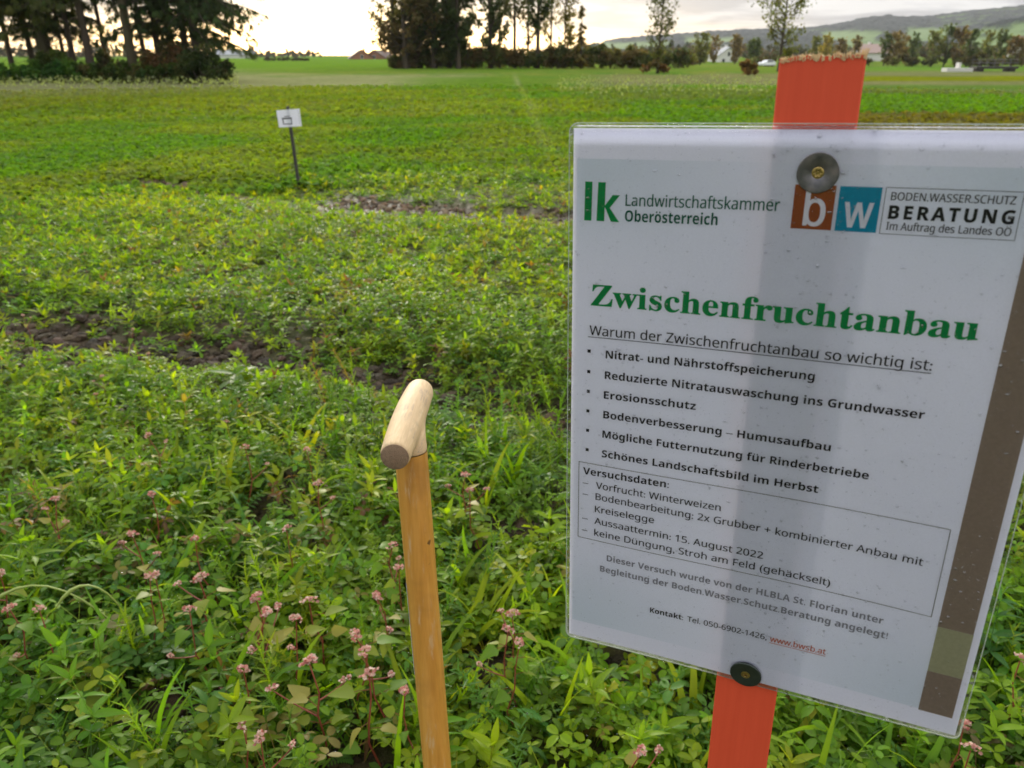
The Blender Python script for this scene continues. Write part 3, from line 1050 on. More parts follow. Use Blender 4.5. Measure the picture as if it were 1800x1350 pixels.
# chamber logo: the two joined letters and the two lines beside them
g = Geo()
def ploc(px, py): return 11.3 + (px - 201) * 0.0964, -64.0 + (792 - py) * 0.0915
for poly in ([(203, 505), (256, 505), (252, 792), (199, 792)], [(298, 507), (352, 507), (346, 792), (290, 792)],
             [(346, 680), (404, 597), (456, 597), (385, 692)], [(346, 680), (385, 692), (455, 795), (395, 793)]):
    P = np.array([ploc(*p) for p in poly])
    g.add(sheet_pt(P[:, 0], P[:, 1], 0.28), [[3, 2, 1, 0]])
g.build('chamber_emblem', I_GREEN, sheet)
g = Geo()
line(g, 'Landwirtschaftskammer', 39.8, -53.0, 138.6, -52.0, 7.6, off=0.0)
g.build('chamber_name', I_DGREEN, sheet)
g = Geo()
line(g, 'Oberösterreich', 39.7, -63.5, 101.4, -62.9, 7.4, 'bold', 0.0)
g.build('chamber_region', I_DGREEN, sheet)

# water and soil service logo
g = Geo(); quad(g, 146.5, 170.1, -35.4, -62.2); bw = g.build('brown_logo_square', I_BROWN, sheet)
g = Geo(); quad(g, 172.2, 195.4, -35.5, -62.3); g.build('teal_logo_square', I_TEAL, sheet)
g = Geo()
line(g, 'b', 153.2, -59.9, 165.3, -59.9, 21.5, off=0.006)
line(g, 'w', 176.0, -59.6, 191.8, -59.6, 19.5, off=0.008)
g.build('logo_initials', I_WHITE, sheet)
g = Geo()
for a in ((197.4, -35.4, 267.2, -35.6), (267.2, -35.6, 267.4, -62.6), (267.4, -62.6, 197.4, -62.5), (197.4, -62.5, 197.4, -35.4)): rule(g, *a, 0.3)
line(g, 'BODEN.WASSER.SCHUTZ', 200.6, -42.6, 263.9, -42.6, 4.6)
line(g, 'BERATUNG', 200.6, -53.4, 265.1, -53.5, 7.6, 'bold', 0.016, 1.3)
line(g, 'Im Auftrag des Landes OÖ', 200.5, -60.0, 264.9, -60.2, 4.6)
g.build('service_name_panel', I_BLACK, sheet)

g = Geo(); line(g, 'Zwischenfruchtanbau', 16.9, -124.5, 260, -123.4, 15.2, 'serif', 0.008); g.build('heading', I_GREEN, sheet)
g = Geo()
line(g, 'Warum der Zwischenfruchtanbau so wichtig ist:', 16.3, -147.0, 238.9, -145.6, 7.2)
rule(g, 15.3, -148.6, 239.3, -147.4, 0.5)
g.build('question_line', I_BLACK, sheet)
g = Geo()
for t, x0, y0, x1, y1 in (('Nitrat- und Nährstoffspeicherung', 29, -163.8, 172.5, -161.6), ('Reduzierte Nitratauswaschung ins Grundwasser', 28.8, -180, 240.3, -178.7),
                          ('Erosionsschutz', 28.5, -195.9, 96.6, -195.0), ('Bodenverbesserung – Humusaufbau', 28.5, -212.0, 188.7, -211.5),
                          ('Mögliche Futternutzung für Rinderbetriebe', 28.3, -228.3, 214.7, -228.1), ('Schönes Landschaftsbild im Herbst', 28.3, -244.9, 184.8, -245.2)):
    line(g, t, x0, y0, x1, y1, 6.0, 'bold', 0.0)
    quad(g, 15.2, 17.6, y0 + 5.4, y0 + 2.9, 0.28)
g.build('bullet_list', I_BLACK, sheet)
g = Geo()
for a in ((9.9, -252.3, 268.4, -254.4), (268.4, -254.4, 268.6, -325.3), (268.6, -325.3, 10.0, -321.4), (10.0, -321.4, 9.9, -252.3)): rule(g, *a, 0.45)
g.build('data_frame', I_FRAME, sheet)
g = Geo()
line(g, 'Versuchsdaten:', 13.4, -262.6, 81.2, -261.6, 6.1, 'bold', 0.0)
for t, x0, y0, x1, y1, dash in (('Vorfrucht: Winterweizen', 24.2, -273.5, 120.3, -273.6, 1), ('Bodenbearbeitung: 2x Grubber + kombinierter Anbau mit', 24.1, -283.6, 256.7, -286.3, 1),
                          ('Kreiselegge', 23.8, -295.1, 71.4, -294.8, 0), ('Aussaattermin: 15. August 2022', 23.6, -306.0, 153.8, -307.9, 1),
                          ('keine Düngung, Stroh am Feld (gehäckselt)', 23.7, -317.1, 201.8, -319.4, 1)):
    line(g, t, x0, y0, x1, y1, 5.9)
    if dash: rule(g, 13.2, y0 + 2.9, 18.0, y0 + 2.9, 0.5)
g.build('trial_data', I_BLACK, sheet)
g = Geo()
line(g, 'Dieser Versuch wurde von der HLBLA St. Florian unter', 34.8, -339.0, 240.2, -341.0, 5.7, 'bold', 0.0)
line(g, 'Begleitung der Boden.Wasser.Schutz.Beratung angelegt!', 29.3, -350.5, 244.8, -352.8, 5.7, 'bold', 0.0)
g.build('credit_lines', I_GREY, sheet)
g = Geo()
line(g, 'Kontakt:', 72.3, -380.0, 99.3, -379.9, 5.0, 'bold', 0.0)
line(g, 'Tel. 050-6902-1426,', 102.6, -380.0, 163.7, -379.9, 5.0)
g.build('contact_line', I_BLACK, sheet)
g = Geo()
line(g, 'www.bwsb.at', 166.2, -380.2, 206.4, -380.0, 5.0)
rule(g, 166.0, -381.6, 206.6, -381.4, 0.4)
g.build('web_address', I_RED, sheet)
g = Geo(); quad(g, 273.6, 295.4, -22.8, -331.9); quad(g, 273.6, 295.6, -371.0, -407.6); g.build('brown_stripe', I_TAUPE, sheet)
g = Geo(); quad(g, 273.7, 295.6, -331.95, -370.95, 0.2); g.build('beige_stripe_field', I_BEIGE, sheet)

# rain drops on the pouch
g = Geo()
ND = 5200
dx_, dy_ = rng.uniform(1, 302, ND), -rng.uniform(1, 425, ND)
dr = 0.22 + 0.17 * rng.exponential(1.0, ND)
big = rng.uniform(0, 1, ND) < 0.07
dr[big] = rng.uniform(0.6, 1.35, big.sum())
dense_ = fbm(dx_ / 40, dy_ / 40, 71, 3)
kp = rng.uniform(0, 1, ND) < 0.30 + dense_ + 0.35 * (np.abs(dx_ - 153) < 25)
# a string of drops clings along the welded margins
mx_ = rng.uniform(4, 300, 420); my_ = -rng.uniform(0.5, 3.2, 420)
lx_ = rng.uniform(0.5, 2.8, 330); ly_ = -rng.uniform(4, 420, 330)
DX = np.concatenate([dx_[kp], mx_, lx_]); DY = np.concatenate([dy_[kp], my_, ly_]); DR = np.concatenate([dr[kp], rng.uniform(.15, .75, 420), rng.uniform(.12, .5, 330)])
K, RG = 12, 4
th = np.arange(K) * 2 * math.pi / K
prof = [(math.cos(a), math.sin(a)) for a in np.linspace(0, math.pi / 2, RG + 1)][:-1]
n = len(DX)
ecc = rng.uniform(0.85, 1.2, n)
rows = []
for cr_, sr_ in prof:
    hh = (0.40 + 0.05 * np.sin(th * 2))
    X = DX[:, None] + DR[:, None] * cr_ * np.cos(th)[None] / ecc[:, None]
    Y = DY[:, None] + DR[:, None] * (cr_ * np.sin(th)[None] * ecc[:, None] - 0.12 * sr_)
    P = sheet_pt(X, Y, 0.58)
    P[..., 1] -= (DR[:, None] * 0.72 * sr_ / 1000)
    rows.append(P)
top = sheet_pt(DX, DY - 0.12 * DR, 0.58); top[:, 1] -= DR * 0.72 / 1000
V = np.concatenate([np.stack(rows, 1).reshape(n, -1, 3), top[:, None]], 1)
per = K * RG + 1
F = []
for r_ in range(RG - 1):
    for k in range(K):
        F.append((r_ * K + k, r_ * K + (k + 1) % K, (r_ + 1) * K + (k + 1) % K, (r_ + 1) * K + k))
for k in range(K):
    F.append(((RG - 1) * K + k, (RG - 1) * K + (k + 1) % K, K * RG, K * RG))
F = np.array(F)
g.add(V.reshape(-1, 3), (F[None] + (np.arange(n) * per)[:, None, None]).reshape(-1, 4))
m, N = mat('beaded_water')
lw = N.n('ShaderNodeFresnel', {'IOR': 2.1})
tr = N.n('ShaderNodeBsdfTransparent', {'Color': (0.955, 0.96, 0.97, 1)})
gs2 = N.n('ShaderNodeBsdfGlossy', {'Color': (1, 1, 1, 1), 'Roughness': 0.05})
out(N, N.n('ShaderNodeMixShader', {0: lw.outputs[0], 1: tr.outputs[0], 2: gs2.outputs[0]}).outputs[0])
dro = g.build('water_droplets', m, sheet, smooth=True)
dro['kind'] = 'stuff'

# wooden post
m, N = mat('orange_red_paint')
co = N.n('ShaderNodeTexCoord').outputs['Object']
st = N.n('ShaderNodeMapping', {'Vector': co, 'Scale': (260, 260, 9)}).outputs[0]
gr = N.noise(st, 1.0, 5.0, 0.6)
bl = N.noise(co, 25, 4.0)
c = N.mix(gr, (0.60, 0.066, 0.024, 1), (0.70, 0.088, 0.034, 1))
c = N.mix(N.smooth(bl, 0.62, 0.80), c, (0.62, 0.085, 0.04, 1))
gq = N.n('ShaderNodeNewGeometry').outputs['Pointiness']
c = N.mix(N.smooth(gq, 0.56, 0.66), c, (0.72, 0.42, 0.20, 1))
bp = N.n('ShaderNodeBump', {'Strength': 0.25, 'Distance': 0.0010, 'Height': gr}).outputs[0]
out(N, N.n('ShaderNodeBsdfPrincipled', {'Base Color': c, 'Roughness': 0.62, 'Specular IOR Level': 0.3, 'Normal': bp}).outputs[0])
M_POST = m
M_RAW = simple('raw_splintered_wood', (0.62, 0.44, 0.23), 0.8, var=0.3, scale=300)
g = Geo()
hw, dp_ = 0.0237, 0.022
nxs, nzs = 26, 30
def post_top(x): return 1.4003 + 0.0006 * (x / hw) + 0.0011 * (vnoise(x * 900, np.zeros_like(x), 5) - .5) * 2 + 0.0009 * (vnoise(x * 2500, np.zeros_like(x), 6) - .5)
sec = []      # cross-section with eased edges
b_ = 0.0010
xs = np.linspace(-hw + b_, hw - b_, nxs)
front = [(x_, 0.0022) for x_ in xs]
sect = [(-hw, 0.0022 + b_)] + front + [(hw, 0.0022 + b_), (hw, dp_ - b_), (hw - b_, dp_), (-hw + b_, dp_), (-hw, dp_ - b_)]
sect = np.array(sect)
zs = np.concatenate([[-0.25], np.linspace(0.0, 1.0, nzs), [0.98]])
zs = np.linspace(0, 1, nzs + 1)
tops = post_top(sect[:, 0])
V = np.stack([np.broadcast_to(sect[:, 0], (nzs + 1, len(sect))), np.broadcast_to(sect[:, 1], (nzs + 1, len(sect))), -0.25 + (tops[None] + 0.25) * zs[:, None]], -1)
ns = len(sect)
i = np.arange((nzs + 1) * ns).reshape(nzs + 1, ns)
f = np.stack([i[:-1], np.roll(i[:-1], -1, 1), np.roll(i[1:], -1, 1), i[1:]], -1).reshape(-1, 4)
g.add(V.reshape(-1, 3), f)
post = g.build('post', M_POST, sign)
g = Geo()
# sawn top with torn fibres
nf = nxs + 2
cv = np.concatenate([V[-1, :nf], V[-1, :nf] * [1, 0, 1] + [0, dp_ - 0.0004, 0.0003]])
j = np.arange(nf - 1)
g.add(cv + [0, 0, 0.0002], np.stack([j, j + 1, j + nf + 1, j + nf], 1))
ns_ = 420
sx_ = rng.uniform(-hw, hw, ns_); sy_ = rng.uniform(0.0016, dp_, ns_); sy_[:280] = rng.uniform(0.0012, 0.004, 280)
P0 = np.stack([sx_, sy_, post_top(sx_) - 0.002], 1)
L = rng.exponential(0.00045, ns_) + 0.0003; L[np.abs(sx_ - 0.0225) < 0.0012] += 0.003
P1_ = P0 + np.stack([rng.normal(0, .3, ns_) * L, rng.normal(-.15, .3, ns_) * L, L + 0.002], 1)
tubes(g, np.stack([P0, (P0 + P1_) / 2 + rng.normal(0, .0002, (ns_, 3)), P1_], 1), np.tile([0.00028, 0.0002, 0.00006], (ns_, 1)), 4)
# a torn-out sliver below the saw cut and a frayed corner
for cx_, cz_, w_, h_ in ((-0.0030, 1.3978, 0.0048, 0.0042),):
    P = np.array([[cx_ - w_ / 2, 0.0019, cz_ + h_ / 2 + .0012], [cx_ + w_ / 2, 0.0019, cz_ + h_ / 2 + .0012], [cx_ + w_ * .30, 0.0019, cz_ + h_ * .02], [cx_ + w_ * .1, .0019, cz_ - h_ * .12], [cx_ - w_ * .38, 0.0019, cz_ + h_ * .05]])
    g.add(P, [[0, 4, 3, 1], [1, 3, 2, 2]])
g.build('splintered_top', M_RAW, post)

# penny washers with countersunk screws
m, N = mat('galvanised_steel')
co = N.n('ShaderNodeTexCoord').outputs['Object']
nz = N.noise(co, 160, 5.0)
c = N.ramp(nz, [(0.3, (0.12, 0.12, 0.13)), (0.55, (0.20, 0.185, 0.19)), (0.75, (0.27, 0.23, 0.22))])
out(N, N.n('ShaderNodeBsdfPrincipled', {'Base Color': c, 'Metallic': 0.9, 'Roughness': N.math('ADD', 0.22, N.math('MULTIPLY', nz, 0.3)),
    'Normal': N.n('ShaderNodeBump', {'Strength': .15, 'Distance': .001, 'Height': nz}).outputs[0]}).outputs[0])
M_STEEL = m
M_DSTEEL = simple('dark_steel', (0.060, 0.075, 0.062), 0.38, 0.75, var=.3, scale=200)
M_BRASS = simple('yellow_zinc_screw', (0.42, 0.30, 0.10), 0.3, 0.9, var=.4, scale=500)


def ringgeo(g, prof, seg=48, cx=0, cz=0, star=None):
    """lathe about the axis pointing at the reader; prof = (radius, height towards the reader) in mm"""
    a = np.arange(seg) * 2 * math.pi / seg
    rows = []
    for k, (r_, h_) in enumerate(prof):
        rr = r_ * (1 + (0.16 * np.cos(6 * a) if star and k in star else 0))
        rows.append(np.stack([cx + rr * np.cos(a) / 1000, np.full(seg, -h_ / 1000), cz + rr * np.sin(a) / 1000], 1))
    V = np.array(rows)
    i = np.arange(len(prof) * seg).reshape(len(prof), seg)
    f = np.stack([i[:-1], np.roll(i[:-1], -1, 1), np.roll(i[1:], -1, 1), i[1:]], -1).reshape(-1, 4)
    g.add(V.reshape(-1, 3), f[:, ::-1])


for (wx, wy, mm, tilt) in ((158.6, -28.0, M_STEEL, (0.02, 0.03)), (151.7, -416.7, M_DSTEEL, (0.10, -0.03))):
    g = Geo()
    ringgeo(g, [(12.0, 0.0), (12.1, 0.2), (12.1, 1.2), (11.8, 1.5), (4.2, 1.5), (3.3, 1.1), (3.1, 0.0)])
    w = g.build('washer', mm, sign, smooth=True)
    w.location = (wx / 1000 - POST_X / 1000, -0.0008 - float(wave(wx, wy)), SHEET_Z + wy / 1000)
    w.rotation_euler = (tilt[0], 0, tilt[1])
    g = Geo()
    ringgeo(g, [(3.4, 0.6), (3.5, 1.35), (3.1, 1.55), (1.95, 1.45), (1.75, 1.3), (1.5, -0.6), (0.9, -0.7), (0.85, -0.1), (0.02, 0.0)], 48, star=(3, 4, 5))
    s_ = g.build('screw', M_BRASS, w, smooth=True)
    em = w.data
    for me_ in (em, s_.data):
        me_.set_sharp_from_angle(angle=R(35))

# ================================================================== wooden tool handle with a crutch grip
pa, pb = AT(727, 850, 0.93), AT(769, 1350, 1.085)
ax = (pb - pa) / np.linalg.norm(pb - pa)
foot = pa + ax * ((0.0 - pa[2]) / ax[2])
tool = empty('tool_handle', tuple(foot), 'upright wooden tool handle with a pale curved crutch grip standing in the clover', 'tool handle')
m, N = mat('varnished_ash')
co = N.n('ShaderNodeTexCoord').outputs['Object']
st = N.n('ShaderNodeMapping', {'Vector': co, 'Scale': (120, 120, 5)}).outputs[0]
gr = N.noise(st, 1.0, 6.0, 0.65, 0.4)
sc_ = N.noise(co, 70, 5.0, 0.7)
c = N.ramp(gr, [(0.25, (0.44, 0.195, 0.030)), (0.5, (0.56, 0.265, 0.045)), (0.75, (0.66, 0.34, 0.075))])
c = N.mix(N.math('MULTIPLY', N.smooth(N.noise(N.n('ShaderNodeMapping', {'Vector': co, 'Scale': (90, 90, 12)}).outputs[0], 1.0, 6.0, .7), .54, .70), .75), c, (0.60, 0.43, 0.24, 1))
c = N.mix(N.math('MULTIPLY', N.smooth(N.noise(co, 9, 4.0, .6), .50, .72), .55), c, (0.30, 0.135, 0.035, 1))
c = N.mix(N.smooth(N.noise(co, 38, 3.0), 0.70, 0.74), c, (0.16, 0.07, 0.02, 1))
out(N, N.n('ShaderNodeBsdfPrincipled', {'Base Color': c, 'Roughness': N.math('ADD', .25, N.math('MULTIPLY', sc_, .35)), 'Coat Weight': .25, 'Coat Roughness': .2,
    'Normal': N.n('ShaderNodeBump', {'Strength': .25, 'Distance': .002, 'Height': gr}).outputs[0]}).outputs[0])
M_SHAFT = m
m, N = mat('bare_ash_grip')
co = N.n('ShaderNodeTexCoord').outputs['Object']
GRIP_A, GRIP_B = AT(694, 803, 0.855), None
top_px = (738, 689)
dB = ray(*top_px)
GRIP_B = dB * ((GRIP_A[2] + 0.004 - CAM_H) / dB[2]) + np.array([0, 0, CAM_H])
gdir = GRIP_B - GRIP_A
glen = np.linalg.norm(gdir); gdir = gdir / glen
gside = np.cross(gdir, [0, 0, 1]); gside /= np.linalg.norm(gside)
gup = np.cross(gside, gdir)
gv = N.n('ShaderNodeCombineXYZ', {0: N.math('MULTIPLY', N.vmath('DOT_PRODUCT', co, tuple(gdir)), 14.0), 1: N.math('MULTIPLY', N.vmath('DOT_PRODUCT', co, tuple(gside)), 420.0),
                                  2: N.math('MULTIPLY', N.vmath('DOT_PRODUCT', co, tuple(gup)), 420.0)}).outputs[0]
gr = N.noise(gv, 1.0, 5.0, 0.6)
blo = N.noise(co, 26, 5.0, 0.6)
c = N.ramp(gr, [(0.3, (0.50, 0.35, 0.185)), (0.55, (0.61, 0.44, 0.24)), (0.8, (0.69, 0.53, 0.33))])
c = N.mix(N.math('MULTIPLY', N.math('MULTIPLY', N.smooth(blo, 0.46, 0.64), 0.6), N.smooth(gr, 0.42, 0.62)), c, (0.20, 0.15, 0.12, 1))
c = N.mix(N.smooth(N.noise(co, 14, 2.0), .55, .75), c, (0.62, 0.45, 0.24, 1))
out(N, N.n('ShaderNodeBsdfPrincipled', {'Base Color': c, 'Roughness': .62, 'Specular IOR Level': .3,
    'Normal': N.n('ShaderNodeBump', {'Strength': .3, 'Distance': .002, 'Height': gr}).outputs[0]}).outputs[0])
M_GRIP = m
M_ENDGRAIN = simple('end_grain', (0.25, 0.165, 0.10), 0.85, var=.35, scale=260, bump=.4)
print('grip length', glen, 'grip z', GRIP_A[2], 'foot', foot)
# shaft
stop = pa - ax * 0.044
L_ = np.linspace(0, 1, 24)
P = foot[None] - ax[None] * (-0.10) + (stop - foot + ax * -0.10)[None] * L_[:, None]
P = foot + ax * 0.12 + (stop - foot - ax * 0.12)[None] * L_[:, None]
g = Geo()
tubes(g, (P - foot)[None], np.full((1, 24), 0.0197), 28)
g.build('shaft', M_SHAFT, tool, smooth=True)
# grip: swept bar with a saddle that swallows the shaft end; the shapes are fused by a voxel remesh
bm = bmesh.new()
def sweep(bm, pts, rad, seg=24):
    rings = []
    for k, (p, r_) in enumerate(zip(pts, rad)):
        t = np.array(pts[min(k + 1, len(pts) - 1)]) - np.array(pts[max(k - 1, 0)]); t = t / np.linalg.norm(t)
        a = np.cross(t, [0.3, 0.2, 1.0]); a /= np.linalg.norm(a); b = np.cross(t, a)
        rings.append([bm.verts.new(tuple(p + r_ * (math.cos(q) * a + math.sin(q) * b))) for q in np.arange(seg) * 2 * math.pi / seg])
    for r0_, r1_ in zip(rings[:-1], rings[1:]):
        for k in range(seg):
            bm.faces.new((r0_[k], r0_[(k + 1) % seg], r1_[(k + 1) % seg], r1_[k]))
    bm.faces.new(rings[0][::-1]); bm.faces.new(rings[-1])
A0, B0 = GRIP_A - foot, GRIP_B - foot
ts = np.linspace(0, 1, 22)
arch = [A0 + (B0 - A0) * t + gup * (0.003 * math.sin(math.pi * t)) + gside * (0.0 * t) for t in ts]
rad = [0.0174 + 0.0026 * math.sin(math.pi * min(1, t * .9)) for t in ts]
# rounded far end
for k, q in enumerate((0.35, 0.65, 0.85, 0.97)):
    arch.append(B0 + gdir * 0.0155 * q); rad.append(rad[21] * math.sqrt(1 - q * q))
sweep(bm, [np.array(p) for p in arch], rad)
tt = np.linspace(0, 1, 8)
joint = stop - foot
target = (pa - foot) - ax * 0.060
low_ = np.array(joint) + ax * 0.003
# the neck leans out of the shaft into the back half of the grip
k0, k1, k2, k3 = low_, low_ - ax * 0.016, A0 + (B0 - A0) * 0.50 + gup * 0.0, A0 + (B0 - A0) * 0.80
neck = [(1 - t) ** 3 * k0 + 3 * t * (1 - t) ** 2 * k1 + 3 * t * t * (1 - t) * k2 + t ** 3 * k3 for t in np.linspace(0, 1, 14)]
sweep(bm, [np.array(p) for p in neck], [0.0203 - 0.0032 * t for t in np.linspace(0, 1, 14)])
me = bpy.data.meshes.new('grip'); bm.to_mesh(me); bm.free()
tmp = bpy.data.objects.new('grip', me); COL.objects.link(tmp)
md = tmp.modifiers.new('fuse', 'REMESH'); md.mode = 'VOXEL'; md.voxel_size = 0.0016
ms = tmp.modifiers.new('soft', 'SMOOTH'); ms.factor = 0.6; ms.iterations = 26
dg = bpy.context.evaluated_depsgraph_get()
gm = bpy.data.meshes.new_from_object(tmp.evaluated_get(dg))
bpy.data.objects.remove(tmp)
for p in gm.polygons: p.use_smooth = True
gm.materials.clear(); gm.materials.append(M_GRIP)
grip = bpy.data.objects.new('grip', gm); COL.objects.link(grip); grip.parent = tool
# sawn end of the grip
g = Geo()
a_ = np.arange(32) * 2 * math.pi / 32
def rg(r_, o): return A0 - gdir * o + r_ * (np.cos(a_)[:, None] * gside + np.sin(a_)[:, None] * gup)
V = np.concatenate([rg(0.0156, -0.003), rg(0.0160, 0.0006), rg(0.0154, 0.0011), rg(0.0006, 0.0011)])
i = np.arange(128).reshape(4, 32)
f = np.stack([i[:-1], np.roll(i[:-1], -1, 1), np.roll(i[1:], -1, 1), i[1:]], -1).reshape(-1, 4)
g.add(V, f)
eg = g.build('end_grain', M_ENDGRAIN, grip, smooth=True)
eg.data.set_sharp_from_angle(angle=R(40))
# paper label on the far side of the shaft
g = Geo()
side_ = np.cross(ax, [0, 0, 1.0]); v1 = np.cross(ax, ray(740, 1100)); v1 /= np.linalg.norm(v1)
if v1[0] > 0: v1 = -v1
v2 = np.cross(ax, v1)
if v2 @ ray(740, 1100) < 0: v2 = -v2       # pointing away from the reader
lt = pa + ax * 0.0
def onshaft(u, v):
    d = ray(u, v); best = min(np.linspace(-0.2, 1.2, 1401), key=lambda s: np.linalg.norm(np.cross(d / np.linalg.norm(d), pa + ax * s - np.array([0, 0, CAM_H]))))
    return best
s0, s1 = onshaft(727, 1022), onshaft(745, 1180)
an = np.linspace(-0.22, 1.5, 12); ss = np.linspace(s0, s1, 8)
AA, SS = np.meshgrid(an, ss)
V = (pa - foot) + SS[..., None] * ax + 0.0201 * (np.cos(AA)[..., None] * v1 + np.sin(AA)[..., None] * v2)
i = np.arange(96).reshape(8, 12)
g.add(V.reshape(-1, 3), np.stack([i[:-1, :-1], i[:-1, 1:], i[1:, 1:], i[1:, :-1]], -1).reshape(-1, 4))
g.build('label_sticker', simple('sticker_white', (.72, .74, .78), .4, var=.08, scale=120), tool, smooth=True)
# socket and the top of a blade, sunk in the clover
g = Geo()
Ps = np.linspace(0.16, -0.02, 6)
tubes(g, (-ax[None] * Ps[:, None])[None], np.array([[.0200, .0205, .0205, .0203, .019, .016]]), 20)
fw = np.cross(ax, [1.0, 0, 0]); fw /= np.linalg.norm(fw)
zz_ = np.linspace(0.06, -0.16, 8); xx_ = np.linspace(-0.075, 0.075, 9)
for o_ in (0.0012, -0.0012):
    V = -ax * zz_[:, None, None] + np.array([1.0, 0, 0]) * xx_[None, :, None] + fw * (o_ + 0.02 * (1 - (xx_ / 0.075) ** 2))[None, :, None]
    i = np.arange(72).reshape(8, 9); f = np.stack([i[:-1, :-1], i[:-1, 1:], i[1:, 1:], i[1:, :-1]], -1).reshape(-1, 4)
    g.add(V.reshape(-1, 3), f if o_ > 0 else f[:, ::-1])
g.build('blade_socket', M_DSTEEL, tool, smooth=True)

# ================================================================== small plot sign further out
sb = G(527, 334)
stk = empty('plot_sign', tuple(sb), 'small white plot sign on a thin dark stake beside the far muddy strip', 'sign')
tp_ = AY(505.5, 187, sb[1] - 0.02)
ax2 = tp_ - sb
M_STAKE = simple('weathered_dark_wood', (0.040, 0.036, 0.030), 0.75, var=.4, scale=40)
g = Geo()
q = np.linspace(0, 1, 8)
tubes(g, (ax2[None] * q[:, None] - np.array([0, 0, .1]) * (1 - q[:, None]))[None], np.full((1, 8), 0.019), 6)
g.add(ax2[None] + 0.018 * np.stack([np.cos(np.arange(6) * math.pi / 3), np.sin(np.arange(6) * math.pi / 3), np.zeros(6)], 1), [[0, 1, 2, 3], [0, 3, 4, 5]])
g.build('stake', M_STAKE, stk)
q = [AY(u, v, tp_[1] - 0.024) - sb for u, v in ((485.5, 194), (526.5, 191), (530.5, 222), (490.5, 224))]
q = np.array(q)
m, N = mat('small_sign_paper')
out(N, N.n('ShaderNodeMixShader', {0: .33, 1: N.n('ShaderNodeBsdfDiffuse', {'Color': (.80, .80, .86, 1)}).outputs[0], 2: N.n('ShaderNodeBsdfTranslucent', {'Color': (.8, .8, .85, 1)}).outputs[0]}).outputs[0])
g = Geo()
bk = q + np.array([0, 0.0016, 0])
g.add(np.concatenate([q, bk]), [[3, 2, 1, 0], [4, 5, 6, 7], [0, 1, 5, 4], [1, 2, 6, 5], [2, 3, 7, 6], [3, 0, 4, 7]])
ps = g.build('sheet', m, stk)
def sq(a, b): return (q[0] * (1 - a) + q[1] * a) * (1 - b) + (q[3] * (1 - a) + q[2] * a) * b - np.array([0, .0012, 0])
g = Geo()
for a0, a1, b0, b1 in ((.18, .62, .46, .54), (.2, .24, .54, .84), (.2, .6, .80, .85), (.3, .55, .36, .40), (.57, .60, .54, .84), (.93, .94, .1, .9)):
    g.add(np.array([sq(a0, b0), sq(a1, b0), sq(a1, b1), sq(a0, b1)]), [[3, 2, 1, 0]])
g.build('lettering', I_BLACK, ps)

# ================================================================== trees and hedges
BARK1, BARK2 = np.array([0.080, 0.062, 0.044]), np.array([0.11, 0.09, 0.066])
PXM = 1464.0        # photograph pixels per metre at one metre, along the horizon


def polyline_tree(rg, H, r0, lean=0.02):
    k = 12
    t = np.linspace(0, 1, k)
    wob = np.cumsum(rg.normal(0, lean * H / k * 0.5, (k, 2)), 0)
    wob -= wob[0]
    return np.stack([wob[:, 0], wob[:, 1], t * H - 0.15 * (t == 0)], 1), r0 * (1 - 0.88 * t) * (1 + 0.35 * np.exp(-t * 40))


def along(P, h):
    z = P[:, 2]
    return np.stack([np.interp(h, z, P[:, 0]), np.interp(h, z, P[:, 1]), h], 1)


CARD = join_tpl([leaflet(1, 0.5, 0.3, 0.2, lambda t: .55 + .45 * (1 - t), -0.5)])
CARD_L = leaflet(2, 0.16, 0.3, 0.25, lance)
SPRAY = join_tpl([xf(leaflet(1, 0.10, .2, .2, lambda t: 1 - .6 * t), a, b) for a, b in ((0, 0), (.6, -.1), (-.6, -.1), (.25, .15), (-.3, .1))])


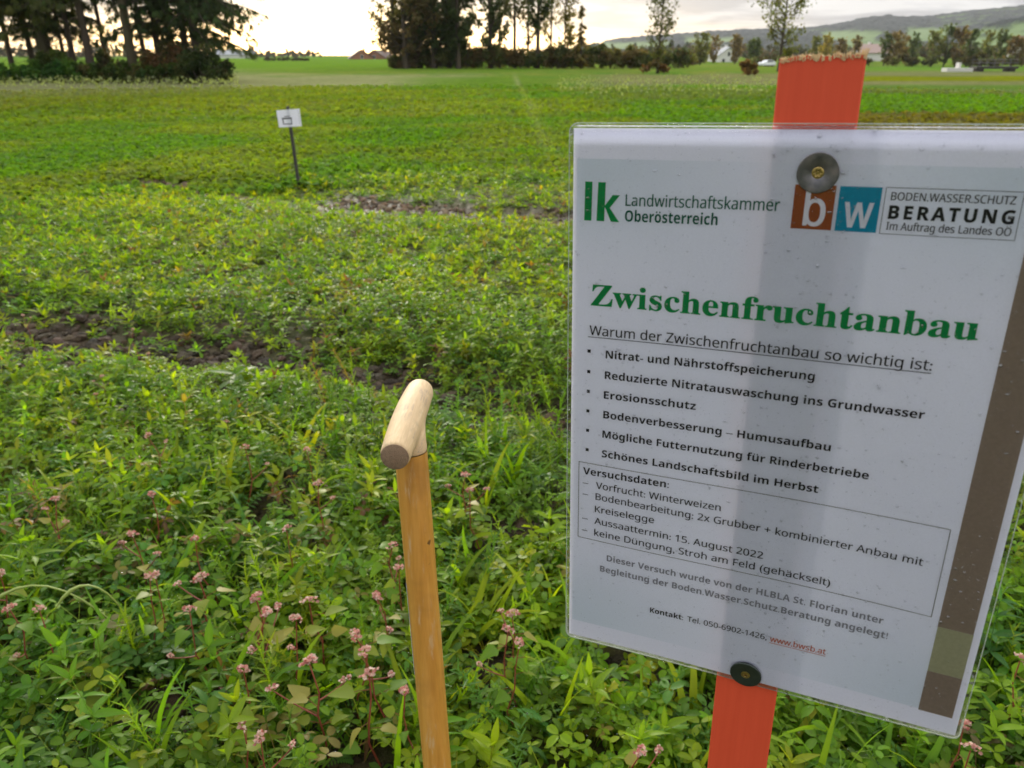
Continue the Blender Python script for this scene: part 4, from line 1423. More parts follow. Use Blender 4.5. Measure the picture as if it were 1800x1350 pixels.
def tree(name, label, x, y, H, r0, kind, seed, leafcol, dens=1.0, crown_lo=0.25, spread_=0.22, leaf=0.14, group=None, bark=BARK1, dead=True, reach=None):
    rg = np.random.default_rng(seed)
    z0 = float(hg(x, y))
    root = empty(name, (x, y, z0), label, 'tree', group)
    gt, gc_ = Geo(), Geo()
    P, rad = polyline_tree(rg, H, r0)
    tubes(gt, P[None], rad[None], 9, np.append(bark, 1))
    bk = np.append(bark * 0.9, 1)
    lc = np.array(leafcol) * 1.55
    if kind == 'spruce':
        nb = int(85 * dens)
        h = rg.uniform(crown_lo * H, H * 0.985, nb)
        az = rg.uniform(0, 2 * math.pi, nb)
        L = spread_ * H * (1.02 - h / H) ** 0.7 * rg.uniform(.7, 1.15, nb)
        if reach:                                   # long low boughs on the open side
            e = int(26)
            h = np.concatenate([h, rg.uniform(reach[0], reach[1], e)]); az = np.concatenate([az, rg.normal(reach[2], 0.5, e)]); L = np.concatenate([L, reach[3] * rg.uniform(.55, 1.05, e)])
            nb += e
        B = along(P, h)
        D = np.stack([np.cos(az), np.sin(az), np.zeros(nb)], 1)
        Q = B + D * (L * .5)[:, None] + np.array([0, 0, 1]) * (L * .10)[:, None]
        E_ = B + D * L[:, None] - np.array([0, 0, 1]) * (L * rg.uniform(.12, .38, nb))[:, None]
        C = bez(B, Q, E_, 6)
        tubes(gt, C, (0.012 + 0.013 * L)[:, None] * np.linspace(1, .25, 6)[None], 4, bk)
        k = int(34 * dens)
        t = rg.uniform(.18, 1.0, (nb, k))
        S_ = ((1 - t) ** 2)[..., None] * B[:, None] + (2 * t * (1 - t))[..., None] * Q[:, None] + (t ** 2)[..., None] * E_[:, None]
        sd = rg.normal(0, .12, (nb, k))[..., None] * np.stack([-D[:, 1], D[:, 0], 0 * D[:, 0]], 1)[:, None] * L[:, None, None]
        S_ = (S_ + sd).reshape(-1, 3)
        n = len(S_)
        cc = lc * (1 + rg.normal(0, .28, (n, 1))) * (1 + rg.normal(0, .08, (n, 3)))
        put(gc_, SPRAY, S_, np.repeat(az, k) + rg.normal(0, .8, n), rg.normal(-.95, .35, n), rg.normal(0, .5, n), leaf * 2.2 * rg.uniform(.5, 1.3, n), np.clip(cc, .005, 1))
        if dead:
            nd = 34
            h = rg.uniform(0.06 * H, crown_lo * H * 1.2, nd); az = rg.uniform(0, 6.28, nd); L = rg.uniform(.4, 1.9, nd)
            B = along(P, h); E_ = B + np.stack([np.cos(az) * L, np.sin(az) * L, -L * rg.uniform(-.1, .5, nd)], 1)
            tubes(gt, bez(B, (B + E_) / 2 + [0, 0, .08], E_, 4), np.tile([.020, .014, .009, .004], (nd, 1)), 3, bk)
            m_ = 3
            S_ = np.repeat(B, m_, 0) + (np.repeat(E_ - B, m_, 0)) * rg.uniform(.3, 1, (nd * m_, 1))
            E2 = S_ + rg.normal(0, .28, (nd * m_, 3)) - [0, 0, .12]
            tubes(gt, np.stack([S_, (S_ + E2) / 2, E2], 1), np.tile([.008, .006, .003], (nd * m_, 1)), 3, bk)
    else:
        nb = int((64 if kind == 'broad' else 50) * (0.55 + .45 * dens))
        h = H * (crown_lo + (0.97 - crown_lo) * rg.uniform(0, 1, nb) ** 1.25)
        az = rg.uniform(0, 2 * math.pi, nb)
        f_ = (h / H - crown_lo) / (1 - crown_lo)
        L = spread_ * H * (0.45 + 0.9 * np.sin(math.pi * np.clip(.12 + .84 * f_, 0, 1))) * rg.uniform(.6, 1.1, nb) * (1.0 if kind == 'broad' else .75)
        up = rg.uniform(.45, 1.0, nb) if kind == 'broad' else rg.uniform(.9, 1.8, nb)
        B = along(P, h); D = np.stack([np.cos(az), np.sin(az), up * .4], 1)
        Q = B + D * (L * .5)[:, None]
        E_ = B + np.stack([np.cos(az) * L, np.sin(az) * L, up * L], 1)
        C = bez(B, Q, E_, 6)
        tubes(gt, C, (r0 * .32 * (1.1 - h / H) + .012)[:, None] * np.linspace(1, .3, 6)[None], 5, bk)
        k2 = 7
        t = rg.uniform(.3, 1, (nb, k2))
        S2 = (((1 - t) ** 2)[..., None] * B[:, None] + (2 * t * (1 - t))[..., None] * Q[:, None] + (t ** 2)[..., None] * E_[:, None]).reshape(-1, 3)
        V2 = rg.normal(0, 1, (nb * k2, 3)) * [1, 1, .7] + np.repeat(D, k2, 0) * .9 + [0, 0, .35]
        V2 /= np.linalg.norm(V2, axis=1, keepdims=True)
        L2 = np.repeat(L, k2) * rg.uniform(.22, .5, nb * k2)
        E2 = S2 + V2 * L2[:, None]
        tubes(gt, bez(S2, (S2 + E2) / 2 + rg.normal(0, .06, S2.shape), E2, 4), np.tile([.018, .013, .009, .004], (nb * k2, 1)), 3, bk)
        k3 = max(1, int(34 * dens))
        n = nb * k2 * k3
        own = np.repeat(np.arange(nb * k2), k3)
        t = rg.uniform(.15, 1.1, n)
        clus = rg.uniform(.35, 1.0, nb * k2)[own]
        keep = rg.uniform(0, 1, n) < clus
        S3 = S2[own] + (E2 - S2)[own] * t[:, None] + rg.normal(0, .16 + .02 * H / 10, (n, 3)) * (L2[own] / L2.mean())[:, None]
        cl = lc * (1 + rg.normal(0, .2, (nb * k2, 1)))[own] * (1 + rg.normal(0, .16, (n, 1))) * (1 + rg.normal(0, .07, (n, 3)))
        put(gc_, CARD, S3[keep], rg.uniform(0, 6.28, n)[keep], rg.normal(-.3, .7, n)[keep], rg.normal(0, .9, n)[keep], (leaf * rg.uniform(.6, 1.5, n))[keep], np.clip(cl, .005, 1)[keep])
    gt.build('trunk', M_BARK, root, smooth=True)
    gc_.build('crown', M_CROWN, root)
    return root


def bush_geo(g, gs_, rg, cx, cy, w, d, h, cols, n, leaf, z0=0.0, tpl=CARD):
    """uneven mound of leaves on thin stems"""
    nc = max(5, int(n / 90))
    ca = rg.uniform(0, 6.28, nc); cr = np.sqrt(rg.uniform(0, 1, nc))
    cz = rg.uniform(.25, .85, nc) * (1 - .45 * cr ** 2)
    cen = np.stack([cx + w / 2 * cr * np.cos(ca), cy + d / 2 * cr * np.sin(ca), z0 + h * cz], 1)
    sz = rg.uniform(.14, .30, nc)
    own = rg.integers(0, nc, n)
    off = rg.normal(0, 1, (n, 3)); off /= np.linalg.norm(off, axis=1, keepdims=True) + 1e-6
    off *= rg.uniform(.3, 1.05, (n, 1))
    p = cen[own] + off * (sz[own])[:, None] * np.array([w * .75, d * .75, h])
    p[:, 2] = np.maximum(p[:, 2], z0 + rg.uniform(0.03, .25, n))
    c = np.array(cols)[rg.integers(0, len(cols), nc)][own] * 1.6 * (1 + rg.normal(0, .2, (n, 1))) * (1 + rg.normal(0, .08, (n, 3)))
    put(g, tpl, p, rg.uniform(0, 6.28, n), rg.normal(-.1, .6, n), rg.normal(0, .8, n), leaf * rg.uniform(.6, 1.5, n), np.clip(c, .004, 1))
    ns = max(4, nc // 2)
    b = np.stack([cx + rg.normal(0, w * .18, ns), cy + rg.normal(0, d * .18, ns), np.full(ns, z0 - .05)], 1)
    e = cen[rg.integers(0, nc, ns)] + [0, 0, h * .12]
    tubes(gs_, bez(b, (b + e) / 2 + [0, 0, h * .1], e, 5), np.tile(np.linspace(.035, .008, 5), (ns, 1)), 4, np.append(BARK2, 1))


def bush(name, label, x, y, w, d, h, cols, seed, n=1500, leaf=.13, group=None, cat='shrub'):
    rg = np.random.default_rng(seed)
    root = empty(name, (x, y, float(hg(x, y))), label, cat, group)
    g, gs_ = Geo(), Geo()
    bush_geo(g, gs_, rg, 0, 0, w, d, h, cols, n, leaf)
    g.build('foliage', M_CROWN, root)
    gs_.build('twigs', M_BARK, root, smooth=True)
    return root


def X_at(u, y):
    return float(AY(u, 97, y)[0])


# ---- conifer row behind the hedge
YB = float(G(200, 146)[1])
SPR = (0.030, 0.046, 0.016)
SPR2 = (0.050, 0.060, 0.018)
left = [(-40, 5.5, .20, 'dark conifer trunk cut by the frame edge above the hedge'),
        (17, 4.5, .15, 'slim dark conifer nearest the open end of the bramble hedge'),
        (55, 6.0, .17, 'second conifer from the frame edge, with tufts hanging low on its trunk'),
        (77, 3.5, .30, 'stout mossy trunk, the thickest one above the green part of the hedge'),
        (90, 6.5, .13, 'thin dark trunk pressed close behind the stout mossy trunk'),
        (111, 5.0, .12, 'thin straight conifer trunk midway between the two stout trunks'),
        (127, 4.0, .17, 'ivy-dark conifer trunk just beside the thin straight one'),
        (156, 3.5, .22, 'leaning brownish trunk with a gap of sky on its open side'),
        (184, 5.0, .13, 'bent thin conifer trunk with dead twigs before the bright gap'),
        (231, 3.2, .26, 'stout tapering trunk standing alone in the bright yellow sky gap'),
        (253, 4.2, .15, 'slender trunk leaning towards the stout trunk in the sky gap'),
        (279, 5.0, .20, 'dark bushy conifer at the edge of the bright gap'),
        (302, 6.5, .24, 'broad dark conifer hiding the sky behind the brown shrub'),
        (328, 5.0, .22, 'dense dark conifer next to the drooping end tree')]
gaps = {156, 184, 231, 253}
for i, (u, dy, r0, lab) in enumerate(left):
    y = YB + dy
    lo = {231: .30, 253: .28, 184: .26, 156: .24, 279: .16, 302: .10, 328: .10}.get(u, .17)
    tree('conifer', lab, X_at(u, y), y, 15 + (i * 7 % 5), r0 * 1.05, 'spruce', 100 + i, SPR if i % 3 else SPR2, dens=.75 if u in gaps else 1.0, crown_lo=lo, spread_=.15 if u in gaps else .19, leaf=.16,
         group='conifers behind the bramble hedge', bark=BARK1 if u not in (77, 231) else np.array([.075, .065, .035]))
y = YB + 3.5
tree('conifer', 'end conifer of the row with long boughs drooping towards the open field', X_at(347, y), y, 17, .25, 'spruce', 131, SPR, dens=1.15, crown_lo=.12, spread_=.2, leaf=.16,
     group='conifers behind the bramble hedge', reach=(3.2, 8.0, -0.15, 4.3))

# ---- bramble hedge along the foot of the conifers and the shrub at its end
rg = np.random.default_rng(300)
x0, x1 = X_at(-90, YB), X_at(300, YB)
hed = empty('bramble_hedge', ((x0 + x1) / 2, YB + 1.0, float(hg((x0 + x1) / 2, YB + 1))), 'long low dark green bramble hedge along the foot of the conifers', 'hedge')
g, gs_ = Geo(), Geo()
for t in np.linspace(0, 1, 17):
    cx = x0 + (x1 - x0) * t - (x0 + x1) / 2
    cols = [(0.030, 0.075, 0.014), (0.024, 0.060, 0.014), (0.045, 0.095, 0.016)] if t < .55 else [(0.040, 0.062, 0.014), (0.060, 0.060, 0.020), (0.030, 0.052, 0.014)]
    bush_geo(g, gs_, rg, cx, rg.uniform(-.3, .3), 1.5, 1.5, rg.uniform(.95, 1.35), cols, 1300, .12)
g.build('foliage', M_CROWN, hed); gs_.build('twigs', M_BARK, hed, smooth=True)
y = YB + .6
bush('shrub', 'dark rounded shrub closing the open end of the bramble hedge', X_at(355, y), y, 2.6, 2.2, 2.1, [(.030, .045, .014), (.045, .050, .018), (.022, .036, .012)], 310, 3800, .12)
y = YB + 2.2
bush('shrub', 'reddish brown shrub under the dense conifers behind the hedge', X_at(290, y), y, 2.4, 2.2, 2.5, [(.080, .050, .022), (.045, .045, .018), (.055, .050, .020)], 311, 2600, .12)
bush('shrub', 'olive shrub rising behind the hedge below the stout mossy trunk', X_at(95, y), y, 2.2, 2.0, 1.9, [(.055, .080, .020), (.040, .060, .016)], 312, 1800, .12)
bush('shrub', 'dark shrub behind the hedge below the bent thin trunk', X_at(192, y + .4), y + .4, 1.6, 1.6, 2.1, [(.035, .045, .016), (.050, .045, .020)], 313, 1500, .12)

# ---- tall grove across the field
YG = float(G(850, 121)[1])
BRN, OLV, DGR, YEL = (0.082, 0.064, 0.028), (0.070, 0.078, 0.026), (0.044, 0.060, 0.022), (0.13, 0.115, 0.032)
grove = [(694, 2, 19, .24, 'broad', YEL, .55, .12, .15, 'pale yellowing tree at the open edge of the grove facing the farmhouses'),
         (712, 0, 20, .30, 'broad', BRN, 1.25, .06, .18, 'rusty brown broadleaf tree, the fullest at the farmhouse side of the grove'),
         (738, 3, 22, .30, 'broad', OLV, 1.25, .05, .17, 'dense olive tree between the rusty tree and the dark pair'),
         (763, 1, 21, .30, 'broad', DGR, 1.3, .05, .16, 'dark green tree, first of the dense dark pair in the grove'),
         (790, 3, 22, .28, 'broad', DGR, 1.3, .05, .15, 'second dark tree of the dense pair, bordering the sky slot'),
         (806, 0, 20, .22, 'tall', DGR, 1.3, .05, .13, 'narrow dark tree forming the straight edge of the sky slot'),
         (862, 2, 21, .26, 'tall', DGR, .75, .06, .16, 'slim dark tree standing alone past the sky slot'),
         (878, 5, 19, .18, 'tall', OLV, .32, .10, .13, 'thin olive tree leaning on the slim dark tree'),
         (905, 3, 21, .20, 'tall', OLV, .30, .22, .15, 'sparse tall tree with a bare lower trunk in the grove'),
         (928, 6, 18, .16, 'tall', BRN, .22, .12, .13, 'spindly brown tree among the thin trees of the grove'),
         (945, 2, 22, .24, 'tall', DGR, .6, .10, .11, 'dark upright tree, the strongest of the thin trees'),
         (968, 6, 16, .14, 'tall', YEL, .16, .15, .14, 'see-through yellowish tree beside the strongest thin tree'),
         (992, 4, 11, .12, 'tall', YEL, .22, .15, .16, 'short golden tree at the low end of the grove')]
for i, (u, dy, H, r0, kind, lc, dens, lo, spr, lab) in enumerate(grove):
    y = YG + dy
    tree('broadleaf_tree', lab, X_at(u, y), y, H, r0, kind, 400 + i, lc, dens, lo, spr * .85, .20, 'trees of the grove across the field')
y = YG + 1
tree('larch', 'solitary slender larch past the low end of the grove', X_at(1021, y), y, 6.6, .11, 'spruce', 430, (.13, .105, .03), dens=.45, crown_lo=.08, spread_=.15, leaf=.16, dead=False)
und = [(704, 1.3, 2.0, [BRN, OLV], 'low shrub trailing from the grove edge towards the farmhouses'), (722, 1.8, 2.6, [BRN, (.06, .045, .025)], 'brown shrub at the foot of the rusty tree'), (752, 1.9, 2.2, [BRN, OLV], 'brownish shrub below the dense olive tree'), (785, 2.0, 2.3, [DGR, BRN], 'dark shrub below the dense dark pair'),
       (815, 2.2, 2.4, [(.105, .068, .028), BRN], 'russet shrub at the foot of the sky slot'), (846, 2.0, 2.3, [(.110, .075, .026), (.08, .05, .02)], 'orange-brown shrub before the slim dark tree'),
       (880, 2.6, 2.5, [(.095, .066, .026), BRN], 'large russet shrub between the slim dark tree and the thin trees'), (915, 2.0, 2.4, [BRN, DGR], 'dull brown shrub under the sparse tall tree'),
       (948, 2.3, 2.5, [DGR, (.06, .06, .02)], 'dark green shrub under the strongest thin tree'), (980, 2.4, 2.4, [BRN, DGR], 'mixed shrub under the short golden tree'),
       (1010, 1.9, 2.2, [(.10, .075, .024), OLV], 'orange-tinged shrub at the foot of the larch'), (1045, 2.6, 2.6, [DGR, OLV], 'rounded green shrub beyond the larch'),
       (1082, 2.2, 2.5, [(.09, .085, .03), BRN], 'pale olive shrub second beyond the larch'), (1115, 2.3, 2.2, [OLV, (.10, .08, .03)], 'yellow-olive shrub before the forked solitary tree'),
       (1190, 2.1, 2.3, [DGR, BRN], 'dark shrub just beyond the forked solitary tree'), (1145, 1.9, 2.0, [DGR, OLV], 'low green shrub behind the forked solitary tree')]
for i, (u, h, w, cols, lab) in enumerate(und):
    y = YG + 1.0 + (i % 3) * .8
    bush('shrub', lab, X_at(u, y), y, w * 1.6, 2.4, h * 1.15, cols + [OLV], 450 + i, 2600, .17, 'shrubs along the grove edge')

# ---- single trees in the field
y = float(G(1160, 128)[1])
tree('broadleaf_tree', 'forked solitary tree with a bare round top and leafy lower limbs', X_at(1158, y), y, 5.9, .13, 'tall', 480, (.075, .085, .025), .24, .16, .20, .14)
bush('shrub', 'reddish shrub hugging the foot of the forked solitary tree', X_at(1158, y - .6), y - .6, 2.2, 1.6, 1.15, [(.095, .055, .028), (.08, .065, .028)], 481, 900, .14)
y = float(G(1315, 131)[1])
bush('shrub', 'small round russet bush alone on the meadow before the village', X_at(1315, y), y, 1.7, 1.5, 1.25, [(.085, .068, .022), (.10, .062, .024)], 482, 1300, .12)
y = float(G(1378, 126)[1])
tree('broadleaf_tree', 'tall airy tree rising behind the orange-red post', X_at(1372, y), y, 9.5, .15, 'broad', 483, (.085, .10, .022), .32, .10, .17, .15)

# ================================================================== hills, far woods, village
def terrain(name, pts, Dn, Df, nrow, colf, back=True):
    """a ridge: pts = (photo u, photo v) of its skyline seen from the camera, crest at distance Df, foot at Dn"""
    us = np.arange(pts[0][0], pts[-1][0] + 1, 5.0)
    vs = np.interp(us, [p[0] for p in pts], [p[1] for p in pts])
    hz = (97 - vs) / PXM * Df + CAM_H
    g = Geo()
    rows = []
    T = np.concatenate([np.linspace(0, 1, nrow), np.linspace(1, 0, 10)[1:]])
    Ds = np.concatenate([np.linspace(Dn, Df, nrow), np.linspace(Df, Df + (Df - Dn), 10)[1:]])
    V, C = [], []
    for t, D in zip(T, Ds):
        X = (us - 900) / PXM * D * (1464 / 1464.0)
        e = t ** 1.1
        z = hz * e + 0 * X
        z = z + (fbm(X * .003, D * .003 + 0 * X, 33, 4) - .5) * 26 * np.sin(math.pi * t) * sstep(hz, 5, 60) * 1.0
        Y = np.full_like(X, D)
        c, rough = colf(X, Y, z, us, 97 - (z - CAM_H) / D * PXM)
        z = z + rough * (fbm(X / 9, Y / 9, 35, 2) * 11)
        z[0] = -8; z[-1] = -8
        if D == Ds[0] or D == Ds[-1]: z[:] = -8
        V.append(np.stack([X, Y, z], 1)); C.append(np.c_[c, np.ones(len(c))])
    V, C = np.array(V), np.array(C)
    n, k = V.shape[:2]
    i = np.arange(n * k).reshape(n, k)
    g.add(V.reshape(-1, 3), np.stack([i[:-1, :-1], i[:-1, 1:], i[1:, 1:], i[1:, :-1]], -1).reshape(-1, 4), C.reshape(-1, 4))
    return tag(g.build(name, M_HILL), kind='structure')


M_HILL = vcol_mat('hill_cover', 0.95, 0.05)
FOREST, MEADOW, STUBBLE = np.array([.010, .018, .012]), np.array([.11, .17, .045]), np.array([.20, .15, .08])


def hill_far(X, Y, z, u, v):
    n = fbm(X / 170, Y / 90, 41, 4)
    f = sstep(n, .30, .36)
    for (u0, u1, v0, v1) in ((1440, 1540, 60, 76), (1480, 1600, 76, 92), (1585, 1660, 55, 76), (1050, 1180, 78, 92), (1760, 1900, 62, 80), (1200, 1300, 70, 80)):
        k = sstep(u + (n - .5) * 40, u0 - 4, u0 + 4) * (1 - sstep(u + (n - .5) * 40, u1 - 4, u1 + 4)) * sstep(v + (n - .5) * 8, v0 - 1, v0 + 1) * (1 - sstep(v + (n - .5) * 8, v1 - 1, v1 + 1))
        f = f * (1 - k)
    f = np.maximum(f, sstep(97 - v, 24, 30) * sstep(n, .25, .3) * (u < 1430))
    c = FOREST + (MEADOW - FOREST) * (1 - f)[:, None]
    c = c * (0.8 + .4 * vnoise(X / 14, Y / 14, 43))[:, None]
    return c, f


def hill_near(X, Y, z, u, v):
    n = fbm(X / 110, Y / 70, 47, 4)
    f = sstep(n, .40, .46)
    for (u0, u1, v0, v1, cc) in ((1700, 1745, 57, 66, 1), (1752, 1900, 63, 76, 0), (1700, 1760, 70, 92, 0)):
        k = sstep(u, u0 - 4, u0 + 4) * (1 - sstep(u, u1 - 4, u1 + 4)) * sstep(v, v0 - 1, v0 + 1) * (1 - sstep(v, v1 - 1, v1 + 1))
        f = f * (1 - k)
    c = FOREST + (MEADOW - FOREST) * (1 - f)[:, None]
    return c * (0.8 + .4 * vnoise(X / 11, Y / 11, 44))[:, None], f


terrain('hills', [(930, 97), (990, 92), (1050, 80), (1085, 73), (1200, 65), (1300, 59), (1400, 57), (1450, 52), (1483, 45), (1516, 39), (1550, 37), (1580, 39), (1630, 37), (1670, 32), (1700, 28),
                  (1750, 22), (1800, 16), (1900, 12), (2100, 8)], 1500, 2700, 90, hill_far)
terrain('hills', [(1560, 97), (1620, 85), (1680, 66), (1720, 56), (1760, 46), (1800, 38), (1880, 34), (2100, 26)], 950, 1500, 70, hill_near)

# far hazy woods on the horizon
rg = np.random.default_rng(520)
g, gs_ = Geo(), Geo()
for u in np.arange(-80, 560, 7):
    D = 620 + rg.uniform(-40, 40)
    h = (7 + 5 * vnoise(u / 60, 0, 3)) * (1 if u < 450 else .55)
    bush_geo(g, gs_, rg, (u - 900) / PXM * D, D, 7, 6, h * rg.uniform(.8, 1.1), [(.05, .055, .03), (.07, .06, .03)], 90, 1.2, -.3)
for u in np.arange(990, 2000, 9):
    D = 430 + rg.uniform(-60, 60)
    bush_geo(g, gs_, rg, (u - 900) / PXM * D, D, 6.5, 6, 7 * rg.uniform(.5, 1.2), [(.04, .045, .02), (.07, .05, .022), (.05, .06, .022)], 110, .9, -.3)
for u in np.arange(1030, 2000, 7):
    D = 760 + rg.uniform(-60, 60)
    bush_geo(g, gs_, rg, (u - 900) / PXM * D, D, 10, 8, 13 * rg.uniform(.6, 1.15), [(.035, .045, .022), (.06, .05, .025), (.045, .055, .022)], 120, 1.6, -.3)
tag(g.build('distant_woods', M_CROWN), 'hazy line of far woods along the horizon', 'woods', kind='stuff')
tag(gs_.build('distant_stems', M_BARK), 'stems inside the hazy far woods', 'woods', kind='stuff')

# line of trees between the meadow and the village
row = [(1232, 190, 8.0, OLV, 'dark tree rising behind the village house'), (1255, 240, 6.0, BRN, 'low brown tree beside the village house'), (1293, 230, 6.5, BRN, 'brown round tree past the village house'), (1325, 220, 6.2, DGR, 'dark low tree between house and tall airy tree'),
       (1432, 215, 6.4, OLV, 'yellow-olive tree just past the orange-red post, smaller'), (1450, 205, 7.2, YEL, 'yellow-olive tree just past the orange-red post, larger'), (1475, 230, 6.0, BRN, 'dull brown tree under the first hill meadow'),
       (1503, 240, 6.0, BRN, 'brown tree before the pale roofed house'), (1556, 215, 7.2, DGR, 'slim dark tree beside the pale roofed house'), (1572, 215, 8.2, BRN, 'reddish brown pointed tree past the pale roofed house'),
       (1590, 235, 6.6, BRN, 'rust coloured tree under the second hill meadow'), (1605, 225, 7.0, DGR, 'dark narrow tree under the second hill meadow'), (1640, 200, 8.4, OLV, 'tall olive tree starting the dense row'),
       (1662, 200, 9.0, DGR, 'dark full tree, second of the dense row'), (1682, 198, 9.2, BRN, 'brown full tree, the highest of the dense row'), (1702, 200, 8.6, DGR, 'dark tree ending the dense row'),
       (1735, 215, 7.5, OLV, 'olive tree above the small footbridge'), (1757, 215, 8.2, DGR, 'dark tree above the footbridge railing'), (1782, 205, 7.0, BRN, 'brown tree before the white far house'), (1800, 205, 6.5, BRN, 'russet tree cut by the frame edge')]
for i, (u, D, H, lc, lab) in enumerate(row):
    rg = np.random.default_rng(600 + i)
    tree('broadleaf_tree', lab, (u - 900) / PXM * D, D, H * D / 205 * .93, .16, 'tall' if i % 3 else 'broad', 600 + i, np.array(lc) * 1.45, .20, .05, .22, .36, 'trees between the meadow and the village')  # haze over this row is put into its lightened leaf colours
low_row = [(1215, 1.6, 'low dark hedge shrub left of the village house'), (1345, 1.5, 'low dark shrub beside the white car'), (1455, 1.9, 'dark shrub just past the orange-red post'), (1490, 1.8, 'brownish shrub under the dull brown tree'),
           (1530, 1.7, 'low shrub below the pale roofed house'), (1580, 2.0, 'dark shrub under the reddish pointed tree'), (1622, 1.9, 'dark shrub before the dense tree row'), (1690, 2.0, 'shrub under the highest tree of the dense row'),
           (1720, 1.9, 'russet shrub between dense row and footbridge'), (1765, 1.9, 'dark shrub above the footbridge railing'), (1798, 2.2, 'orange-brown shrub at the frame edge')]
for i, (u, h, lab) in enumerate(low_row):
    D = 185 + (i * 13) % 20
    bush('shrub', lab, (u - 900) / PXM * D, D, 7.6, 4, h * 1.7, [DGR, BRN, OLV][i % 3:] + [(.05, .045, .02)], 650 + i, 700, .38, 'shrubs before the village')

# houses
M_BRICKW = simple('brick_gable', (.30, .13, .075), .9, var=.2, scale=6)
M_PLASTER = simple('white_plaster', (.68, .66, .62), .9, var=.06, scale=2)
M_ROOF = simple('brown_tiles', (.095, .055, .040), .85, var=.25, scale=3)
M_ROOFP = simple('pale_pink_roof', (.42, .30, .26), .8, var=.1, scale=3)
M_GREYR = simple('grey_sheet_roof', (.30, .31, .32), .7, var=.1, scale=1)
M_GLASS = simple('dark_window', (.03, .035, .04), .15)


def house(name, label, u, D, w, d, h, rh, wallm, roofm, rz=0.0, z0=None, gable_front=True):
    """pitched-roof house; the gable faces the camera when gable_front"""
    x = (u - 900) / PXM * D
    z0 = float(hg(x, D)) if z0 is None else z0
    root = empty(name, (x, D, z0), label, 'house', rz=rz + (0 if gable_front else math.pi / 2))
    g = Geo()
    box_geo(g, (-w / 2, -d / 2, -1), (w / 2, d / 2, h))
    for s in (-1, 1):
        g.add([[-w / 2, s * d / 2, h], [w / 2, s * d / 2, h], [0, s * d / 2, h + rh]], [[0, 1, 2]] if s < 0 else [[0, 2, 1]])
    wl = g.build('wall', wallm, root)
    g = Geo()
    ov = .4
    for s in (-1, 1):
        e = np.array([s * (w / 2 + ov), h - ov * rh / (w / 2) + .12]); r_ = np.array([0, h + rh + .12])
        n_ = np.array([s * rh, w / 2]) / math.hypot(rh, w / 2) * .16
        P = [[e[0], -d / 2 - ov, e[1]], [r_[0], -d / 2 - ov, r_[1]], [r_[0], d / 2 + ov, r_[1]], [e[0], d / 2 + ov, e[1]]]
        P2 = [[p[0] + n_[0], p[1], p[2] + n_[1]] for p in P]
        g.add(P + P2, [[0, 1, 2, 3], [4, 7, 6, 5], [0, 4, 5, 1], [1, 5, 6, 2], [2, 6, 7, 3], [3, 7, 4, 0]])
    rf = g.build('roof', roofm, root)
    g = Geo(); box_geo(g, (w * .12, -.4 + d * .1, h + rh * .5), (w * .12 + .7, .3 + d * .1, h + rh + .8)); g.build('chimney', wallm, rf)
    for wx, wz in ((-.25, .35), (.25, .35), (0, .92)):
        zc = h * wz if wz < .9 else h + rh * .18
        g = Geo(); box_geo(g, (wx * w - .5, -d / 2 - .05, zc - .65), (wx * w + .5, -d / 2 + .02, zc + .65)); wi = g.build('window', M_PLASTER, root)
        g = Geo(); box_geo(g, (wx * w - .4, -d / 2 - .07, zc - .55), (wx * w + .4, -d / 2 - .045, zc + .55)); g.build('pane', M_GLASS, wi)
    return root


house('farmhouse', 'brick gabled farmhouse with a brown roof, nearer to the low sun', 634, 300, 8.2, 12, 1.6, 2.6, M_BRICKW, M_ROOF, .25, -1.2)
house('farmhouse', 'brown roofed farmhouse beside the grove, its gable half hidden', 668, 305, 9.0, 12, 1.5, 2.6, M_BRICKW, M_ROOF, -.2, -1.2)
house('village_house', 'white gabled village house among the trees beyond the meadow', 1271, 260, 6.5, 8, 2.3, 2.2, M_PLASTER, M_GREYR, .2, -1.0)
house('village_house', 'village house with a long pale pinkish roof', 1533, 262, 4.5, 11, 2.0, 2.2, M_PLASTER, M_ROOFP, .1, 0.2, False)
house('village_house', 'white far house at the frame edge below the hill', 1797, 330, 6.5, 8, 5.2, 2.5, M_PLASTER, M_ROOF, .2, .5)
house('barn', 'long pale barn on the horizon beyond the drooping conifer', 412, 420, 8, 20, 2.0, 1.8, M_PLASTER, M_GREYR, .1, -.5, False)
D = 230
x = (502 - 900) / PXM * D
rg = np.random.default_rng(700)
hd2 = empty('field_hedge', (x, D, float(hg(x, D))), 'long clipped dark hedge on the far field edge', 'hedge')
g, gs_ = Geo(), Geo()
for t in np.linspace(-5.6, 5.6, 14): bush_geo(g, gs_, rg, t, 0, 1.3, 1.2, 1.0, [(.05, .06, .025), (.06, .06, .03)], 160, .28)
g.build('foliage', M_CROWN, hd2); gs_.build('twigs', M_BARK, hd2)

